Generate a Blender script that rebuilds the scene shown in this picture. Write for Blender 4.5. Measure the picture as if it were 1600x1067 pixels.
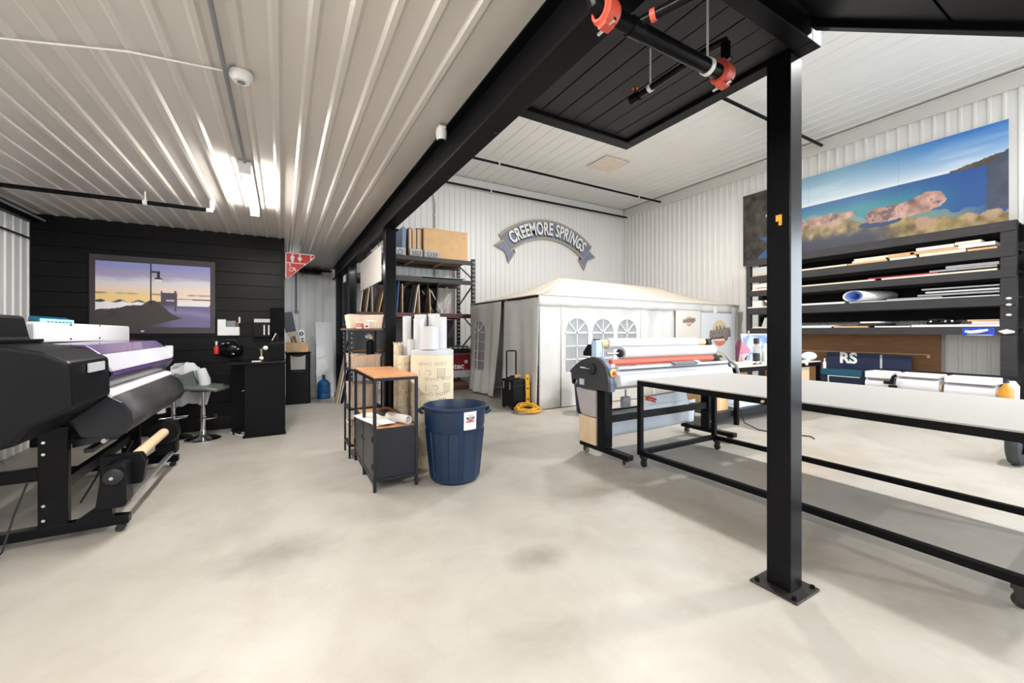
import bpy, bmesh, math, random
import numpy as np
from mathutils import Vector, Matrix

for o in list(bpy.data.objects):
    bpy.data.objects.remove(o)
scene = bpy.context.scene
COL = scene.collection
R = math.radians
random.seed(7)

# ------------------------------------------------------------------ camera
cd = bpy.data.cameras.new('camera')
cam = bpy.data.objects.new('camera', cd)
COL.objects.link(cam)
cam.location = (0, 0, 1.45)
cam.rotation_euler = (R(90), 0, -R(29.9))
cd.sensor_width = 36
cd.lens = 626 / 1600 * 36
cd.shift_y = -(533.5 - 519) / 1600
cd.clip_start = 0.02
scene.camera = cam

# ------------------------------------------------------------------ world / exposure
w = bpy.data.worlds.new('world')
scene.world = w
w.use_nodes = True
w.node_tree.nodes['Background'].inputs[0].default_value = (0.75, 0.85, 1, 1)
w.node_tree.nodes['Background'].inputs[1].default_value = 0.6
vs = scene.view_settings
vs.view_transform = 'Standard'
vs.look = 'None'
vs.gamma = 1
vs.use_curve_mapping = False
vs.exposure = 0.58


def area_light(name, loc, rot, sx, sy, power, color, parent=None, shape='RECTANGLE'):
    l = bpy.data.lights.new(name, 'AREA')
    l.shape = shape
    l.size = sx
    if shape in ('RECTANGLE', 'ELLIPSE'):
        l.size_y = sy
    l.energy = power
    l.color = color
    o = bpy.data.objects.new(name, l)
    COL.objects.link(o)
    o.location = loc
    o.rotation_euler = rot
    if parent:
        o.parent = parent
        o.location = Vector(loc) - wloc(parent)
    return o


HIGH_BAY_POWER = 175
TUBE_POWER = 32
DAY_POWER = 110
WARM = (1.0, 0.975, 0.935)
COOL = (0.80, 0.90, 1.0)


# ------------------------------------------------------------------ helpers
def lin(c):
    out = []
    for v in c[:3]:
        v = v / 255
        out.append(v / 12.92 if v <= 0.04045 else ((v + 0.055) / 1.055) ** 2.4)
    return tuple(out)


MATS = {}


def M(name, rgb, rough=0.5, metal=0.0, var=0.06, scale=6.0, bump=0.0, bscale=60.0, emit=0.0, coat=0.0, alpha=1.0, trans=0.0, stretch=None, spec=0.5):
    if name in MATS:
        return MATS[name]
    m = bpy.data.materials.new(name)
    m.use_nodes = True
    nt = m.node_tree
    b = nt.nodes['Principled BSDF']
    c = lin(rgb)
    tc = nt.nodes.new('ShaderNodeTexCoord')
    mp = nt.nodes.new('ShaderNodeMapping')
    nt.links.new(tc.outputs['Object'], mp.inputs[0])
    if stretch:
        mp.inputs['Scale'].default_value = stretch
    n = nt.nodes.new('ShaderNodeTexNoise')
    n.inputs['Scale'].default_value = scale
    n.inputs['Detail'].default_value = 5
    nt.links.new(mp.outputs[0], n.inputs['Vector'])
    r = nt.nodes.new('ShaderNodeValToRGB')
    r.color_ramp.elements[0].position = 0.3
    r.color_ramp.elements[1].position = 0.7
    r.color_ramp.elements[0].color = tuple(max(0, v * (1 - var)) for v in c) + (1,)
    r.color_ramp.elements[1].color = tuple(min(1, v * (1 + var)) for v in c) + (1,)
    nt.links.new(n.outputs['Fac'], r.inputs[0])
    nt.links.new(r.outputs[0], b.inputs['Base Color'])
    b.inputs['Roughness'].default_value = rough
    b.inputs['Metallic'].default_value = metal
    b.inputs['Specular IOR Level'].default_value = spec
    b.inputs['Coat Weight'].default_value = coat
    b.inputs['Alpha'].default_value = alpha
    b.inputs['Transmission Weight'].default_value = trans
    if emit > 0:
        nt.links.new(r.outputs[0], b.inputs['Emission Color'])
        b.inputs['Emission Strength'].default_value = emit
    if bump > 0:
        n2 = nt.nodes.new('ShaderNodeTexNoise')
        n2.inputs['Scale'].default_value = bscale
        n2.inputs['Detail'].default_value = 3
        nt.links.new(mp.outputs[0], n2.inputs['Vector'])
        bp = nt.nodes.new('ShaderNodeBump')
        bp.inputs['Strength'].default_value = bump
        bp.inputs['Distance'].default_value = 0.01
        nt.links.new(n2.outputs['Fac'], bp.inputs['Height'])
        nt.links.new(bp.outputs[0], b.inputs['Normal'])
    MATS[name] = m
    return m


def print_mat():
    if 'printed_surface' in MATS:
        return MATS['printed_surface']
    m = bpy.data.materials.new('printed_surface')
    m.use_nodes = True
    nt = m.node_tree
    b = nt.nodes['Principled BSDF']
    a = nt.nodes.new('ShaderNodeAttribute')
    a.attribute_name = 'ink'
    nt.links.new(a.outputs['Color'], b.inputs['Base Color'])
    b.inputs['Roughness'].default_value = 0.45
    MATS['printed_surface'] = m
    return m


def wloc(o):
    v = Vector((0, 0, 0))
    while o is not None:
        v += Vector(o.location)
        o = o.parent
    return v


def tag(o, label=None, cat=None, group=None, kind=None):
    if label: o['label'] = label
    if cat: o['category'] = cat
    if group: o['group'] = group
    if kind: o['kind'] = kind
    return o


def thing(name, label, cat, loc, group=None):
    o = bpy.data.objects.new(name, None)
    o.empty_display_size = 0.1
    COL.objects.link(o)
    o.location = loc
    return tag(o, label, cat, group)


def dup(root, loc, label=None, group=None, rz=None):
    r = root.copy()
    COL.objects.link(r)
    r.location = loc
    if rz is not None: r.rotation_euler.z = rz
    if label: r['label'] = label
    if group: r['group'] = group
    for ch in list(root.children):
        c = ch.copy(); COL.objects.link(c); c.parent = r
        for g in ch.children:
            d = g.copy(); COL.objects.link(d); d.parent = c
    return r


class MB:
    def __init__(s):
        s.v = []
        s.f = []
        s.mark = 0

    def start(s):
        s.mark = len(s.v)
        return s

    def xf(s, mat):
        for i in range(s.mark, len(s.v)):
            s.v[i] = tuple(mat @ Vector(s.v[i]))
        return s

    def add(s, verts, faces):
        n = len(s.v)
        s.v += [tuple(p) for p in verts]
        s.f += [tuple(i + n for i in f) for f in faces]
        return s

    def box(s, x0, x1, y0, y1, z0, z1):
        v = [(x0, y0, z0), (x1, y0, z0), (x1, y1, z0), (x0, y1, z0), (x0, y0, z1), (x1, y0, z1), (x1, y1, z1), (x0, y1, z1)]
        return s.add(v, [(3, 2, 1, 0), (4, 5, 6, 7), (0, 1, 5, 4), (1, 2, 6, 5), (2, 3, 7, 6), (3, 0, 4, 7)])

    def obox(s, c, size, rot=(0, 0, 0)):
        s.start()
        a, b, d = [q / 2 for q in size]
        s.box(-a, a, -b, b, -d, d)
        from mathutils import Euler
        return s.xf(Matrix.Translation(c) @ Euler(rot).to_matrix().to_4x4())

    def bar(s, p0, p1, w, h):
        """square bar from p0 to p1, w across, h in the other direction"""
        p0, p1 = Vector(p0), Vector(p1)
        d = (p1 - p0)
        L = d.length
        d.normalize()
        up = Vector((0, 0, 1)) if abs(d.z) < 0.95 else Vector((0, 1, 0))
        a = d.cross(up).normalized()
        b = a.cross(d).normalized()
        vs_ = []
        for q in (p0, p1):
            for sx, sy in ((-1, -1), (1, -1), (1, 1), (-1, 1)):
                vs_.append(q + a * sx * w / 2 + b * sy * h / 2)
        return s.add(vs_, [(3, 2, 1, 0), (4, 5, 6, 7), (0, 1, 5, 4), (1, 2, 6, 5), (2, 3, 7, 6), (3, 0, 4, 7)])

    def tube(s, pts, r, n=10, closed=False, caps=True):
        pts = [Vector(p) for p in pts]
        rr = r if isinstance(r, (list, tuple)) else [r] * len(pts)
        N = len(pts)
        base = len(s.v)
        a = None
        for i, p in enumerate(pts):
            if closed:
                t = pts[(i + 1) % N] - pts[i - 1]
            else:
                t = pts[min(i + 1, N - 1)] - pts[max(i - 1, 0)]
            t.normalize()
            if a is None:
                ref = Vector((0, 0, 1)) if abs(t.z) < 0.9 else Vector((1, 0, 0))
                a = t.cross(ref).normalized()
            else:
                a = (a - t * a.dot(t)).normalized()
            b = t.cross(a)
            for k in range(n):
                an = 2 * math.pi * k / n
                s.v.append(tuple(p + (a * math.cos(an) + b * math.sin(an)) * rr[i]))
        for i in range(N if closed else N - 1):
            for k in range(n):
                i2 = (i + 1) % N
                s.f.append((base + i * n + k, base + i * n + (k + 1) % n, base + i2 * n + (k + 1) % n, base + i2 * n + k))
        if caps and not closed:
            s.f.append(tuple(base + k for k in range(n))[::-1])
            s.f.append(tuple(base + (N - 1) * n + k for k in range(n)))
        return s

    def cyl(s, p0, p1, r0, r1=None, n=20, caps=True):
        return s.tube([p0, p1], [r0, r0 if r1 is None else r1], n, caps=caps)

    def lathe(s, prof, c=(0, 0, 0), n=28, axis='z', a0=0, a1=2 * math.pi):
        """prof: list of (radius, height)"""
        base = len(s.v)
        full = abs(a1 - a0 - 2 * math.pi) < 1e-6
        K = n if full else n + 1
        for r, h in prof:
            for k in range(K):
                an = a0 + (a1 - a0) * k / n
                x, y = r * math.cos(an), r * math.sin(an)
                if axis == 'z': p = (c[0] + x, c[1] + y, c[2] + h)
                elif axis == 'x': p = (c[0] + h, c[1] + x, c[2] + y)
                else: p = (c[0] + x, c[1] + h, c[2] + y)
                s.v.append(p)
        for i in range(len(prof) - 1):
            for k in range(n if full else n):
                k2 = (k + 1) % K
                s.f.append((base + i * K + k, base + i * K + k2, base + (i + 1) * K + k2, base + (i + 1) * K + k))
        return s

    def prism(s, poly, plane, d0, d1):
        """poly in plane 'xy','xz','yz' (2D), extruded d0..d1 along the third axis"""
        def p3(p, d):
            if plane == 'xy': return (p[0], p[1], d)
            if plane == 'xz': return (p[0], d, p[1])
            return (d, p[0], p[1])
        n = len(poly)
        v = [p3(p, d0) for p in poly] + [p3(p, d1) for p in poly]
        f = [tuple(range(n))[::-1], tuple(range(n, 2 * n))]
        for i in range(n):
            j = (i + 1) % n
            f.append((i, j, n + j, n + i))
        return s.add(v, f)

    def grid(s, fn, nu, nv):
        base = len(s.v)
        for j in range(nv + 1):
            for i in range(nu + 1):
                s.v.append(tuple(fn(i / nu, j / nv)))
        for j in range(nv):
            for i in range(nu):
                a = base + j * (nu + 1) + i
                s.f.append((a, a + 1, a + nu + 2, a + nu + 1))
        return s

    def ball(s, c, r, n=14, m=9, sc=(1, 1, 1)):
        def fn(u, v):
            th, ph = 2 * math.pi * u, math.pi * v
            return (c[0] + r * sc[0] * math.sin(ph) * math.cos(th), c[1] + r * sc[1] * math.sin(ph) * math.sin(th), c[2] + r * sc[2] * math.cos(ph))
        return s.grid(fn, n, m)

    def build(s, name, mat, parent=None, smooth=35, bevel=0.0, solid=0.0, origin=None, noauto=False):
        me = bpy.data.meshes.new(name)
        if parent is not None:
            off = wloc(parent)
        elif origin is not None:
            off = Vector(origin)
        else:
            xs = [p[0] for p in s.v]; ys = [p[1] for p in s.v]; zs = [p[2] for p in s.v]
            off = Vector(((min(xs) + max(xs)) / 2, (min(ys) + max(ys)) / 2, min(zs)))
        me.from_pydata([tuple(Vector(p) - off) for p in s.v], [], s.f)
        bm = bmesh.new()
        bm.from_mesh(me)
        bmesh.ops.remove_doubles(bm, verts=bm.verts, dist=1e-5)
        if not noauto:
            bmesh.ops.recalc_face_normals(bm, faces=bm.faces)
        bm.to_mesh(me)
        bm.free()
        me.materials.append(mat)
        if smooth:
            me.polygons.foreach_set('use_smooth', [True] * len(me.polygons))
            me.set_sharp_from_angle(angle=R(smooth))
        o = bpy.data.objects.new(name, me)
        COL.objects.link(o)
        if parent is not None:
            o.parent = parent
        else:
            o.location = off
        if solid:
            md = o.modifiers.new('thickness', 'SOLIDIFY')
            md.thickness = solid
            md.offset = 0
        if bevel:
            md = o.modifiers.new('edge', 'BEVEL')
            md.width = bevel
            md.segments = 2
            md.limit_method = 'ANGLE'
            md.angle_limit = R(40)
        return o


def text_geo(txt, size=1.0, extrude=0.01, offset=0.0, align='CENTER', space=1.0):
    cu = bpy.data.curves.new('lettering', 'FONT')
    cu.body = txt
    cu.size = size
    cu.extrude = extrude
    cu.offset = offset
    cu.align_x = align
    cu.align_y = 'CENTER'
    cu.space_character = space
    cu.resolution_u = 4
    ob = bpy.data.objects.new('lettering', cu)
    COL.objects.link(ob)
    bpy.context.view_layer.update()
    dg = bpy.context.evaluated_depsgraph_get()
    me = bpy.data.meshes.new_from_object(ob.evaluated_get(dg))
    v = [tuple(p.co) for p in me.vertices]
    f = [tuple(p.vertices) for p in me.polygons]
    bpy.data.objects.remove(ob)
    bpy.data.curves.remove(cu)
    bpy.data.meshes.remove(me)
    return v, f


def curve_plate(outer, holes, thick):
    """flat plate with holes in local xy, thickness in z (verts, faces)"""
    cu = bpy.data.curves.new('plate', 'CURVE')
    cu.dimensions = '2D'
    cu.fill_mode = 'BOTH'
    cu.extrude = thick / 2
    for poly in [outer] + holes:
        sp = cu.splines.new('POLY')
        sp.points.add(len(poly) - 1)
        for p, q in zip(sp.points, poly):
            p.co = (q[0], q[1], 0, 1)
        sp.use_cyclic_u = True
    ob = bpy.data.objects.new('plate', cu)
    COL.objects.link(ob)
    bpy.context.view_layer.update()
    dg = bpy.context.evaluated_depsgraph_get()
    me = bpy.data.meshes.new_from_object(ob.evaluated_get(dg))
    v = [tuple(p.co) for p in me.vertices]
    f = [tuple(p.vertices) for p in me.polygons]
    bpy.data.objects.remove(ob)
    bpy.data.curves.remove(cu)
    bpy.data.meshes.remove(me)
    return v, f


def vnoise(x, y, seed=0):
    """smooth value noise on numpy arrays"""
    xi = np.floor(x).astype(int); yi = np.floor(y).astype(int)
    xf = x - xi; yf = y - yi
    xf = xf * xf * (3 - 2 * xf); yf = yf * yf * (3 - 2 * yf)
    def h(a, b):
        q = np.sin(a * 127.1 + b * 311.7 + seed * 74.7) * 43758.5453
        return q - np.floor(q)
    return (h(xi, yi) * (1 - xf) + h(xi + 1, yi) * xf) * (1 - yf) + (h(xi, yi + 1) * (1 - xf) + h(xi + 1, yi + 1) * xf) * yf


def fbm(x, y, seed=0, o=4):
    t = 0; a = 0.5
    for k in range(o):
        t = t + a * vnoise(x * 2 ** k, y * 2 ** k, seed + k)
        a *= 0.5
    return t


def printed(name, parent, p0, ux, uy, W, Hh, nx, ny, fn, bend=None):
    """a printed sheet: grid of vertices carrying ink colours. fn(u,v) (metres along ux, uy) -> rgb 0..255 arrays"""
    p0, ux, uy = Vector(p0), Vector(ux), Vector(uy)
    us = np.linspace(0, W, nx + 1); vs_ = np.linspace(0, Hh, ny + 1)
    U, V = np.meshgrid(us, vs_)
    rgb = fn(U, V)
    mb = MB()
    if bend:
        mb.grid(lambda a, b: bend(a * W, b * Hh), nx, ny)
    else:
        mb.grid(lambda a, b: p0 + ux * (a * W) + uy * (b * Hh), nx, ny)
    me = bpy.data.meshes.new(name)
    off = wloc(parent)
    me.from_pydata([tuple(Vector(p) - off) for p in mb.v], [], mb.f)
    at = me.color_attributes.new('ink', 'FLOAT_COLOR', 'POINT')
    c = np.stack([np.clip(np.broadcast_to(q, U.shape), 0, 255).ravel() for q in rgb], 1) / 255.0
    c = np.where(c <= 0.04045, c / 12.92, ((c + 0.055) / 1.055) ** 2.4)
    c = np.concatenate([c, np.ones((len(c), 1))], 1)
    at.data.foreach_set('color', c.astype(np.float32).ravel())
    me.materials.append(print_mat())
    me.polygons.foreach_set('use_smooth', [True] * len(me.polygons))
    o = bpy.data.objects.new(name, me)
    COL.objects.link(o)
    o.parent = parent
    return o


def mix(base, col, mask):
    return [b * (1 - mask) + c * mask for b, c in zip(base, col)]


def sst(a, b, x):
    t = np.clip((x - a) / (b - a), 0, 1)
    return t * t * (3 - 2 * t)


# ------------------------------------------------------------------ materials
black = M('black_paint', (13, 13, 16), 0.38, var=0.15, spec=0.12)
black_satin = M('black_satin', (14, 14, 17), 0.26, var=0.12, scale=3, spec=0.14)
black_plastic = M('black_plastic', (15, 16, 20), 0.4, var=0.1, spec=0.18, bump=0.05, bscale=200)
black_wall = M('black_boards', (16, 15, 17), 0.40, var=0.18, spec=0.2, scale=5, bump=0.05, bscale=40, stretch=(0.4, 1, 3))
soffit = M('charcoal_boards', (33, 31, 32), 0.6, var=0.12, scale=4, stretch=(3, .4, 1))
steel_dark = M('blackened_steel', (62, 58, 56), 0.4, 0.6, var=0.2)
navy_steel = M('dark_blue_grey_metal', (22, 25, 36), 0.34, 0.1, var=0.12)
white_metal = M('white_wall_metal', (232, 231, 229), 0.36, var=0.02, scale=1.5)
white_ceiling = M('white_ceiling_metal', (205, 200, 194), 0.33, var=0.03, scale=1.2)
white_trim = M('white_trim', (220, 218, 214), 0.4, var=0.02)
chrome = M('chrome', (215, 215, 220), 0.12, 1.0, var=0.03)
alu = M('brushed_aluminium', (178, 180, 185), 0.35, 0.85, var=0.06, stretch=(1, 20, 20))
white_plastic = M('white_plastic', (232, 232, 232), 0.35, var=0.02)
grey_plastic = M('grey_plastic', (125, 128, 134), 0.45, var=0.06)
lightgrey = M('light_grey_plastic', (190, 193, 198), 0.4, var=0.04)
paper = M('white_paper', (222, 220, 217), 0.7, var=0.02)
paper_grey = M('grey_paper', (190, 190, 192), 0.7, var=0.05)
vinyl_white = M('white_vinyl_roll', (208, 209, 212), 0.4, var=0.015)
card = M('cardboard', (216, 176, 128), 0.75, var=0.07, bump=0.08, bscale=40)
card_pale = M('pale_cardboard', (214, 190, 160), 0.75, var=0.06)
card_dark = M('brown_cardboard', (128, 92, 70), 0.75, var=0.1)
core = M('paper_core', (216, 188, 152), 0.7, var=0.06)
wood = M('oak_shelf', (196, 140, 98), 0.5, var=0.14, scale=5, stretch=(6, 1, 6))
wood_pale = M('pale_wood', (212, 180, 140), 0.6, var=0.12, scale=4, stretch=(1, 5, 5))
mdf = M('brown_panel', (138, 98, 60), 0.55, var=0.15, scale=3, stretch=(6, 1, 8))
osb = M('particle_board', (166, 112, 62), 0.7, var=0.25, scale=30)
rubber = M('black_rubber', (28, 28, 30), 0.7, var=0.1)
rubber_grey = M('grey_rubber', (66, 70, 74), 0.65, var=0.12)
bluebin = M('navy_bin_plastic', (14, 40, 70), 0.42, var=0.16, scale=5, bump=0.08, bscale=60)
red = M('red_enamel', (196, 52, 46), 0.4, var=0.1)
red_orange = M('orange_red_coupling', (210, 86, 66), 0.45, var=0.12)
tentcloth = M('white_tent_fabric', (222, 221, 218), 0.55, var=0.02, bump=0.12, bscale=9)
tentroof = M('cream_tent_roof', (208, 199, 184), 0.6, var=0.02, bump=0.06, bscale=6)
yellow = M('yellow_plastic', (226, 170, 40), 0.45, var=0.08)
navy = M('navy_board', (26, 38, 70), 0.45, var=0.08)
teal = M('teal_board', (24, 82, 106), 0.45, var=0.08)
grey_fabric = M('grey_seat_vinyl', (98, 106, 102), 0.5, var=0.06)
white_cloth = M('white_jacket_cloth', (222, 222, 226), 0.8, var=0.05, bump=0.2, bscale=25)
wicker = M('woven_basket', (206, 188, 168), 0.8, var=0.14, scale=60, bump=0.5, bscale=120, stretch=(1, 1, 3))
rackgrey = M('charcoal_rack_wood', (46, 45, 47), 0.6, var=0.25, scale=6, stretch=(2, .6, 4), bump=0.1)
dark_rack = M('black_rack_steel', (18, 18, 21), 0.4, 0.2, var=0.12)
blue_sheet = M('blue_sheet', (48, 86, 160), 0.4, var=0.1)


def glassy(name, rgb, mixf, rough=0.1):
    m = bpy.data.materials.new(name)
    m.use_nodes = True
    nt = m.node_tree
    nt.nodes.clear()
    out = nt.nodes.new('ShaderNodeOutputMaterial')
    t = nt.nodes.new('ShaderNodeBsdfTransparent')
    b = nt.nodes.new('ShaderNodeBsdfPrincipled')
    b.inputs['Base Color'].default_value = lin(rgb) + (1,)
    b.inputs['Roughness'].default_value = rough
    n = nt.nodes.new('ShaderNodeTexNoise')
    n.inputs['Scale'].default_value = 5
    mr = nt.nodes.new('ShaderNodeMapRange')
    mr.inputs[3].default_value = mixf - 0.08
    mr.inputs[4].default_value = mixf + 0.08
    nt.links.new(n.outputs['Fac'], mr.inputs[0])
    mx = nt.nodes.new('ShaderNodeMixShader')
    nt.links.new(mr.outputs[0], mx.inputs[0])
    nt.links.new(t.outputs[0], mx.inputs[1])
    nt.links.new(b.outputs[0], mx.inputs[2])
    nt.links.new(mx.outputs[0], out.inputs[0])
    return m


vinyl_clear = glassy('clear_vinyl_window', (205, 208, 212), 0.5, 0.2)
smoke = glassy('purple_tinted_cover', (112, 104, 126), 0.5, 0.08)
clear_plastic = glassy('translucent_plastic', (190, 190, 184), 0.6, 0.2)


def concrete():
    m = bpy.data.materials.new('polished_concrete')
    m.use_nodes = True
    nt = m.node_tree
    b = nt.nodes['Principled BSDF']
    tc = nt.nodes.new('ShaderNodeTexCoord')

    def noise(scale, detail=6, rough=0.6, dist=0.0):
        n = nt.nodes.new('ShaderNodeTexNoise')
        n.inputs['Scale'].default_value = scale
        n.inputs['Detail'].default_value = detail
        n.inputs['Roughness'].default_value = rough
        n.inputs['Distortion'].default_value = dist
        nt.links.new(tc.outputs['Object'], n.inputs['Vector'])
        return n

    def ramp(src, stops):
        r = nt.nodes.new('ShaderNodeValToRGB')
        els = r.color_ramp.elements
        while len(els) < len(stops): els.new(0.5)
        for e, (p, c) in zip(els, stops):
            e.position = p
            e.color = lin(c) + (1,)
        nt.links.new(src, r.inputs[0])
        return r
    big = ramp(noise(0.55, 6, 0.62, 0.6).outputs['Fac'], [(0.3, (164, 159, 151)), (0.5, (173, 168, 160)), (0.72, (180, 176, 169))])
    blot = ramp(noise(2.2, 8, 0.7, 0.4).outputs['Fac'], [(0.33, (222, 216, 206)), (0.55, (255, 255, 255))])
    mx = nt.nodes.new('ShaderNodeMix')
    mx.data_type = 'RGBA'
    mx.blend_type = 'MULTIPLY'
    mx.inputs[0].default_value = 0.45
    nt.links.new(big.outputs[0], mx.inputs[6])
    nt.links.new(blot.outputs[0], mx.inputs[7])
    cur = mx.outputs[2]
    # old stains in the slab, plus table shadow and dirt painted along its near edge
    for (sx, sy, rx, ry, amt, col) in ((-0.03, 3.05, 0.34, 0.24, 0.62, (112, 104, 92)), (1.43, 2.16, 0.22, 0.14, 0.6, (112, 104, 92)), (2.4, 2.75, 0.45, 0.25, 0.5, (116, 108, 96)), (5.0, 2.2, 1.5, 0.35, 0.22, (176, 140, 96)), (2.98, 1.75, 0.45, 1.6, 0.5, (118, 106, 88)), (0.2, 1.4, 0.5, 0.3, 0.15, (120, 112, 100))):
        mp = nt.nodes.new('ShaderNodeMapping')
        mp.vector_type = 'POINT'
        mp.inputs['Location'].default_value = (-sx / rx, -sy / ry, 0)
        mp.inputs['Scale'].default_value = (1 / rx, 1 / ry, 0)
        nt.links.new(tc.outputs['Object'], mp.inputs[0])
        ln = nt.nodes.new('ShaderNodeVectorMath')
        ln.operation = 'LENGTH'
        nt.links.new(mp.outputs[0], ln.inputs[0])
        n3 = noise(7, 5, 0.6)
        ad = nt.nodes.new('ShaderNodeMath')
        ad.operation = 'ADD'
        nt.links.new(ln.outputs['Value'], ad.inputs[0])
        nt.links.new(n3.outputs['Fac'], ad.inputs[1])
        mr = nt.nodes.new('ShaderNodeMapRange')
        mr.inputs[1].default_value = 1.75
        mr.inputs[2].default_value = 0.7
        mr.inputs[3].default_value = 0
        mr.inputs[4].default_value = amt
        nt.links.new(ad.outputs[0], mr.inputs[0])
        m2 = nt.nodes.new('ShaderNodeMix')
        m2.data_type = 'RGBA'
        nt.links.new(mr.outputs[0], m2.inputs[0])
        nt.links.new(cur, m2.inputs[6])
        m2.inputs[7].default_value = lin(col) + (1,)
        cur = m2.outputs[2]
    nt.links.new(cur, b.inputs['Base Color'])
    rr = nt.nodes.new('ShaderNodeMapRange')
    nt.links.new(noise(3, 5).outputs['Fac'], rr.inputs[0])
    rr.inputs[3].default_value = 0.3
    rr.inputs[4].default_value = 0.55
    nt.links.new(rr.outputs[0], b.inputs['Roughness'])
    return m


# ------------------------------------------------------------------ the setting
XL, XB, XR, YB, YN, ZL, ZH = -2.75, 1.11, 10.68, 10.5, -6.0, 2.95, 5.83


def struct(mb, name, mat, smooth=0, bevel=0.0, origin=None):
    o = mb.build(name, mat, None, smooth, bevel, origin=origin)
    o['kind'] = 'structure'
    return o


def corrugated(name, mat, o, ud, vd, nd, U, V, pitch=0.16, rw=0.022, sl=0.012, h=0.014, back=0.05):
    """ribbed metal sheet: ribs run along vd, the profile along ud, ribs stand out along nd"""
    o, ud, vd, nd = Vector(o), Vector(ud), Vector(vd), Vector(nd)
    prof = [(0, 0)]
    x = 0
    while x + pitch <= U:
        c = x + pitch / 2
        prof += [(c - rw / 2 - sl, 0), (c - rw / 2, h), (c + rw / 2, h), (c + rw / 2 + sl, 0)]
        x += pitch
    prof.append((U, 0))
    mb = MB()
    n = len(prof)
    v = []
    for t in (0, V):
        v += [o + ud * a + vd * t + nd * b for a, b in prof]
    mb.add(v, [(i, i + 1, n + i + 1, n + i) for i in range(n - 1)])
    # closed behind
    q = [o - nd * back, o + ud * U - nd * back, o + ud * U + vd * V - nd * back, o + vd * V - nd * back]
    mb.add(q, [(0, 1, 2, 3)])
    return struct(mb, name, mat, origin=o)


floor = struct(MB().box(XL - .2, XR + .2, YN - .2, YB + .2, -0.2, 0), 'floor', concrete(), origin=(0, 0, 0))
corrugated('wall_back', white_metal, (XL, YB, 0), (1, 0, 0), (0, 0, 1), (0, -1, 0), XR - XL, ZH)
corrugated('wall_right', white_metal, (XR, YN, 0), (0, 1, 0), (0, 0, 1), (-1, 0, 0), YB - YN, ZH, pitch=0.17, rw=0.03, h=0.02)
corrugated('wall_left', white_metal, (XL, YN, 0), (0, 1, 0), (0, 0, 1), (1, 0, 0), YB - YN, ZL)
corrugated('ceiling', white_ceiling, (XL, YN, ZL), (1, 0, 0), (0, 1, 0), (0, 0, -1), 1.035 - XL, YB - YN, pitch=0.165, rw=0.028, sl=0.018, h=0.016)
corrugated('ceiling_high', white_metal, (1.03, YN, ZH), (1, 0, 0), (0, 1, 0), (0, 0, -1), XR - 1.03, YB - YN, pitch=0.3)
struct(MB().box(0.90, 1.03, YN, YB, ZL + .02, ZH), 'wall_upper', white_metal)
struct(MB().box(XL, XR, YN - .12, YN, 0, ZH), 'wall_near', white_metal)
struct(MB().box(XR - .06, XR - .021, YN, YB - .07, ZH - .30, ZH - .03).box(XR - .10, XR - .06, YN, YB - .07, ZH - .06, ZH - .03), 'trim_right', white_trim, bevel=.004)
struct(MB().box(1.2, XR - .07, YB - .06, YB - .016, ZH - .30, ZH - .03), 'trim_back', white_trim, bevel=.004)
struct(MB().box(XL + .016, XL + .075, -1.0, 7.34, ZL - .13, ZL - .022), 'trim_left', black, bevel=.004)
struct(MB().box(XR - .10, XR - .022, 1.0, 5.9, 0, 0.1), 'baseboard_right', rackgrey, bevel=.004)

# black partition with its boards
wp = struct(MB().box(XL + .02, 0.03, 7.372, 7.47, 0, ZL - .005).box(0.005, 0.04, 7.345, 7.47, 0, ZL - .005), 'wall_partition', black_wall)
for k in range(15):
    z0 = 0.02 + k * 0.195
    z1 = min(z0 + 0.189, ZL - .012)
    b = MB().box(XL + .022, 0.0, 7.35 + random.uniform(0, .002), 7.371, z0, z1).build('board', black_wall, wp, 0, .002)
struct(MB().box(-0.03, 0.03, 7.475, YB - .02, 0, ZL - .022), 'wall_corridor', black_wall)

# daylight opening in the wall behind the camera
wn = struct(MB().box(3.4, 9.1, YN + .002, YN + .06, 0.0, 3.9).box(3.6, 8.9, YN + .06, YN + .07, .0, .1), 'door_1', white_trim)
for k in range(5):
    gp = MB().box(3.55 + k * 1.1, 4.5 + k * 1.1, YN + .06, YN + .075, 0.6, 3.6).build('pane', M('frosted_pane', (225, 235, 245), 0.2), wn)
wr2 = struct(MB().box(XR - .05, XR - .022, -4.6, -1.4, 0.2, 3.9), 'door_2', white_trim)
for k in range(3):
    MB().box(XR - .058, XR - .05, -4.5 + k * 1.03, -3.55 + k * 1.03, 0.6, 3.7).build('pane', M('frosted_pane', (225, 235, 245), 0.2), wr2)
area_light('daylight_right', (XR - .12, -3.0, 2.2), (R(90), 0, R(90)), 3.0, 3.0, DAY_POWER * 2.6, COOL)
area_light('daylight', (6.25, YN + .15, 2.1), (R(90), 0, 0), 5.2, 3.0, DAY_POWER, COOL)

# ------------------------------------------------------------------ steel frame, landing, stair
t = thing('steel_beam', 'long black steel beam under the edge of the low white ceiling', 'beam', (1.11, -5.9, 2.69))
MB().box(1.038, 1.182, -5.9, 10.4, 2.69, 2.712).build('bottom_flange', black, t, 0, .003)
MB().box(1.10, 1.12, -5.9, 10.4, 2.712, 2.945).build('web', black, t, 0)
MB().box(1.038, 1.182, -5.9, 10.4, 2.945, 2.967).build('top_flange', black, t, 0, .003)
for k in range(10):
    y = 2.2 + k * .8
    MB().cyl((1.15, y, 2.69), (1.15, y, 2.683), .011, n=6).build('bolt', steel_dark, t)


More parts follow.
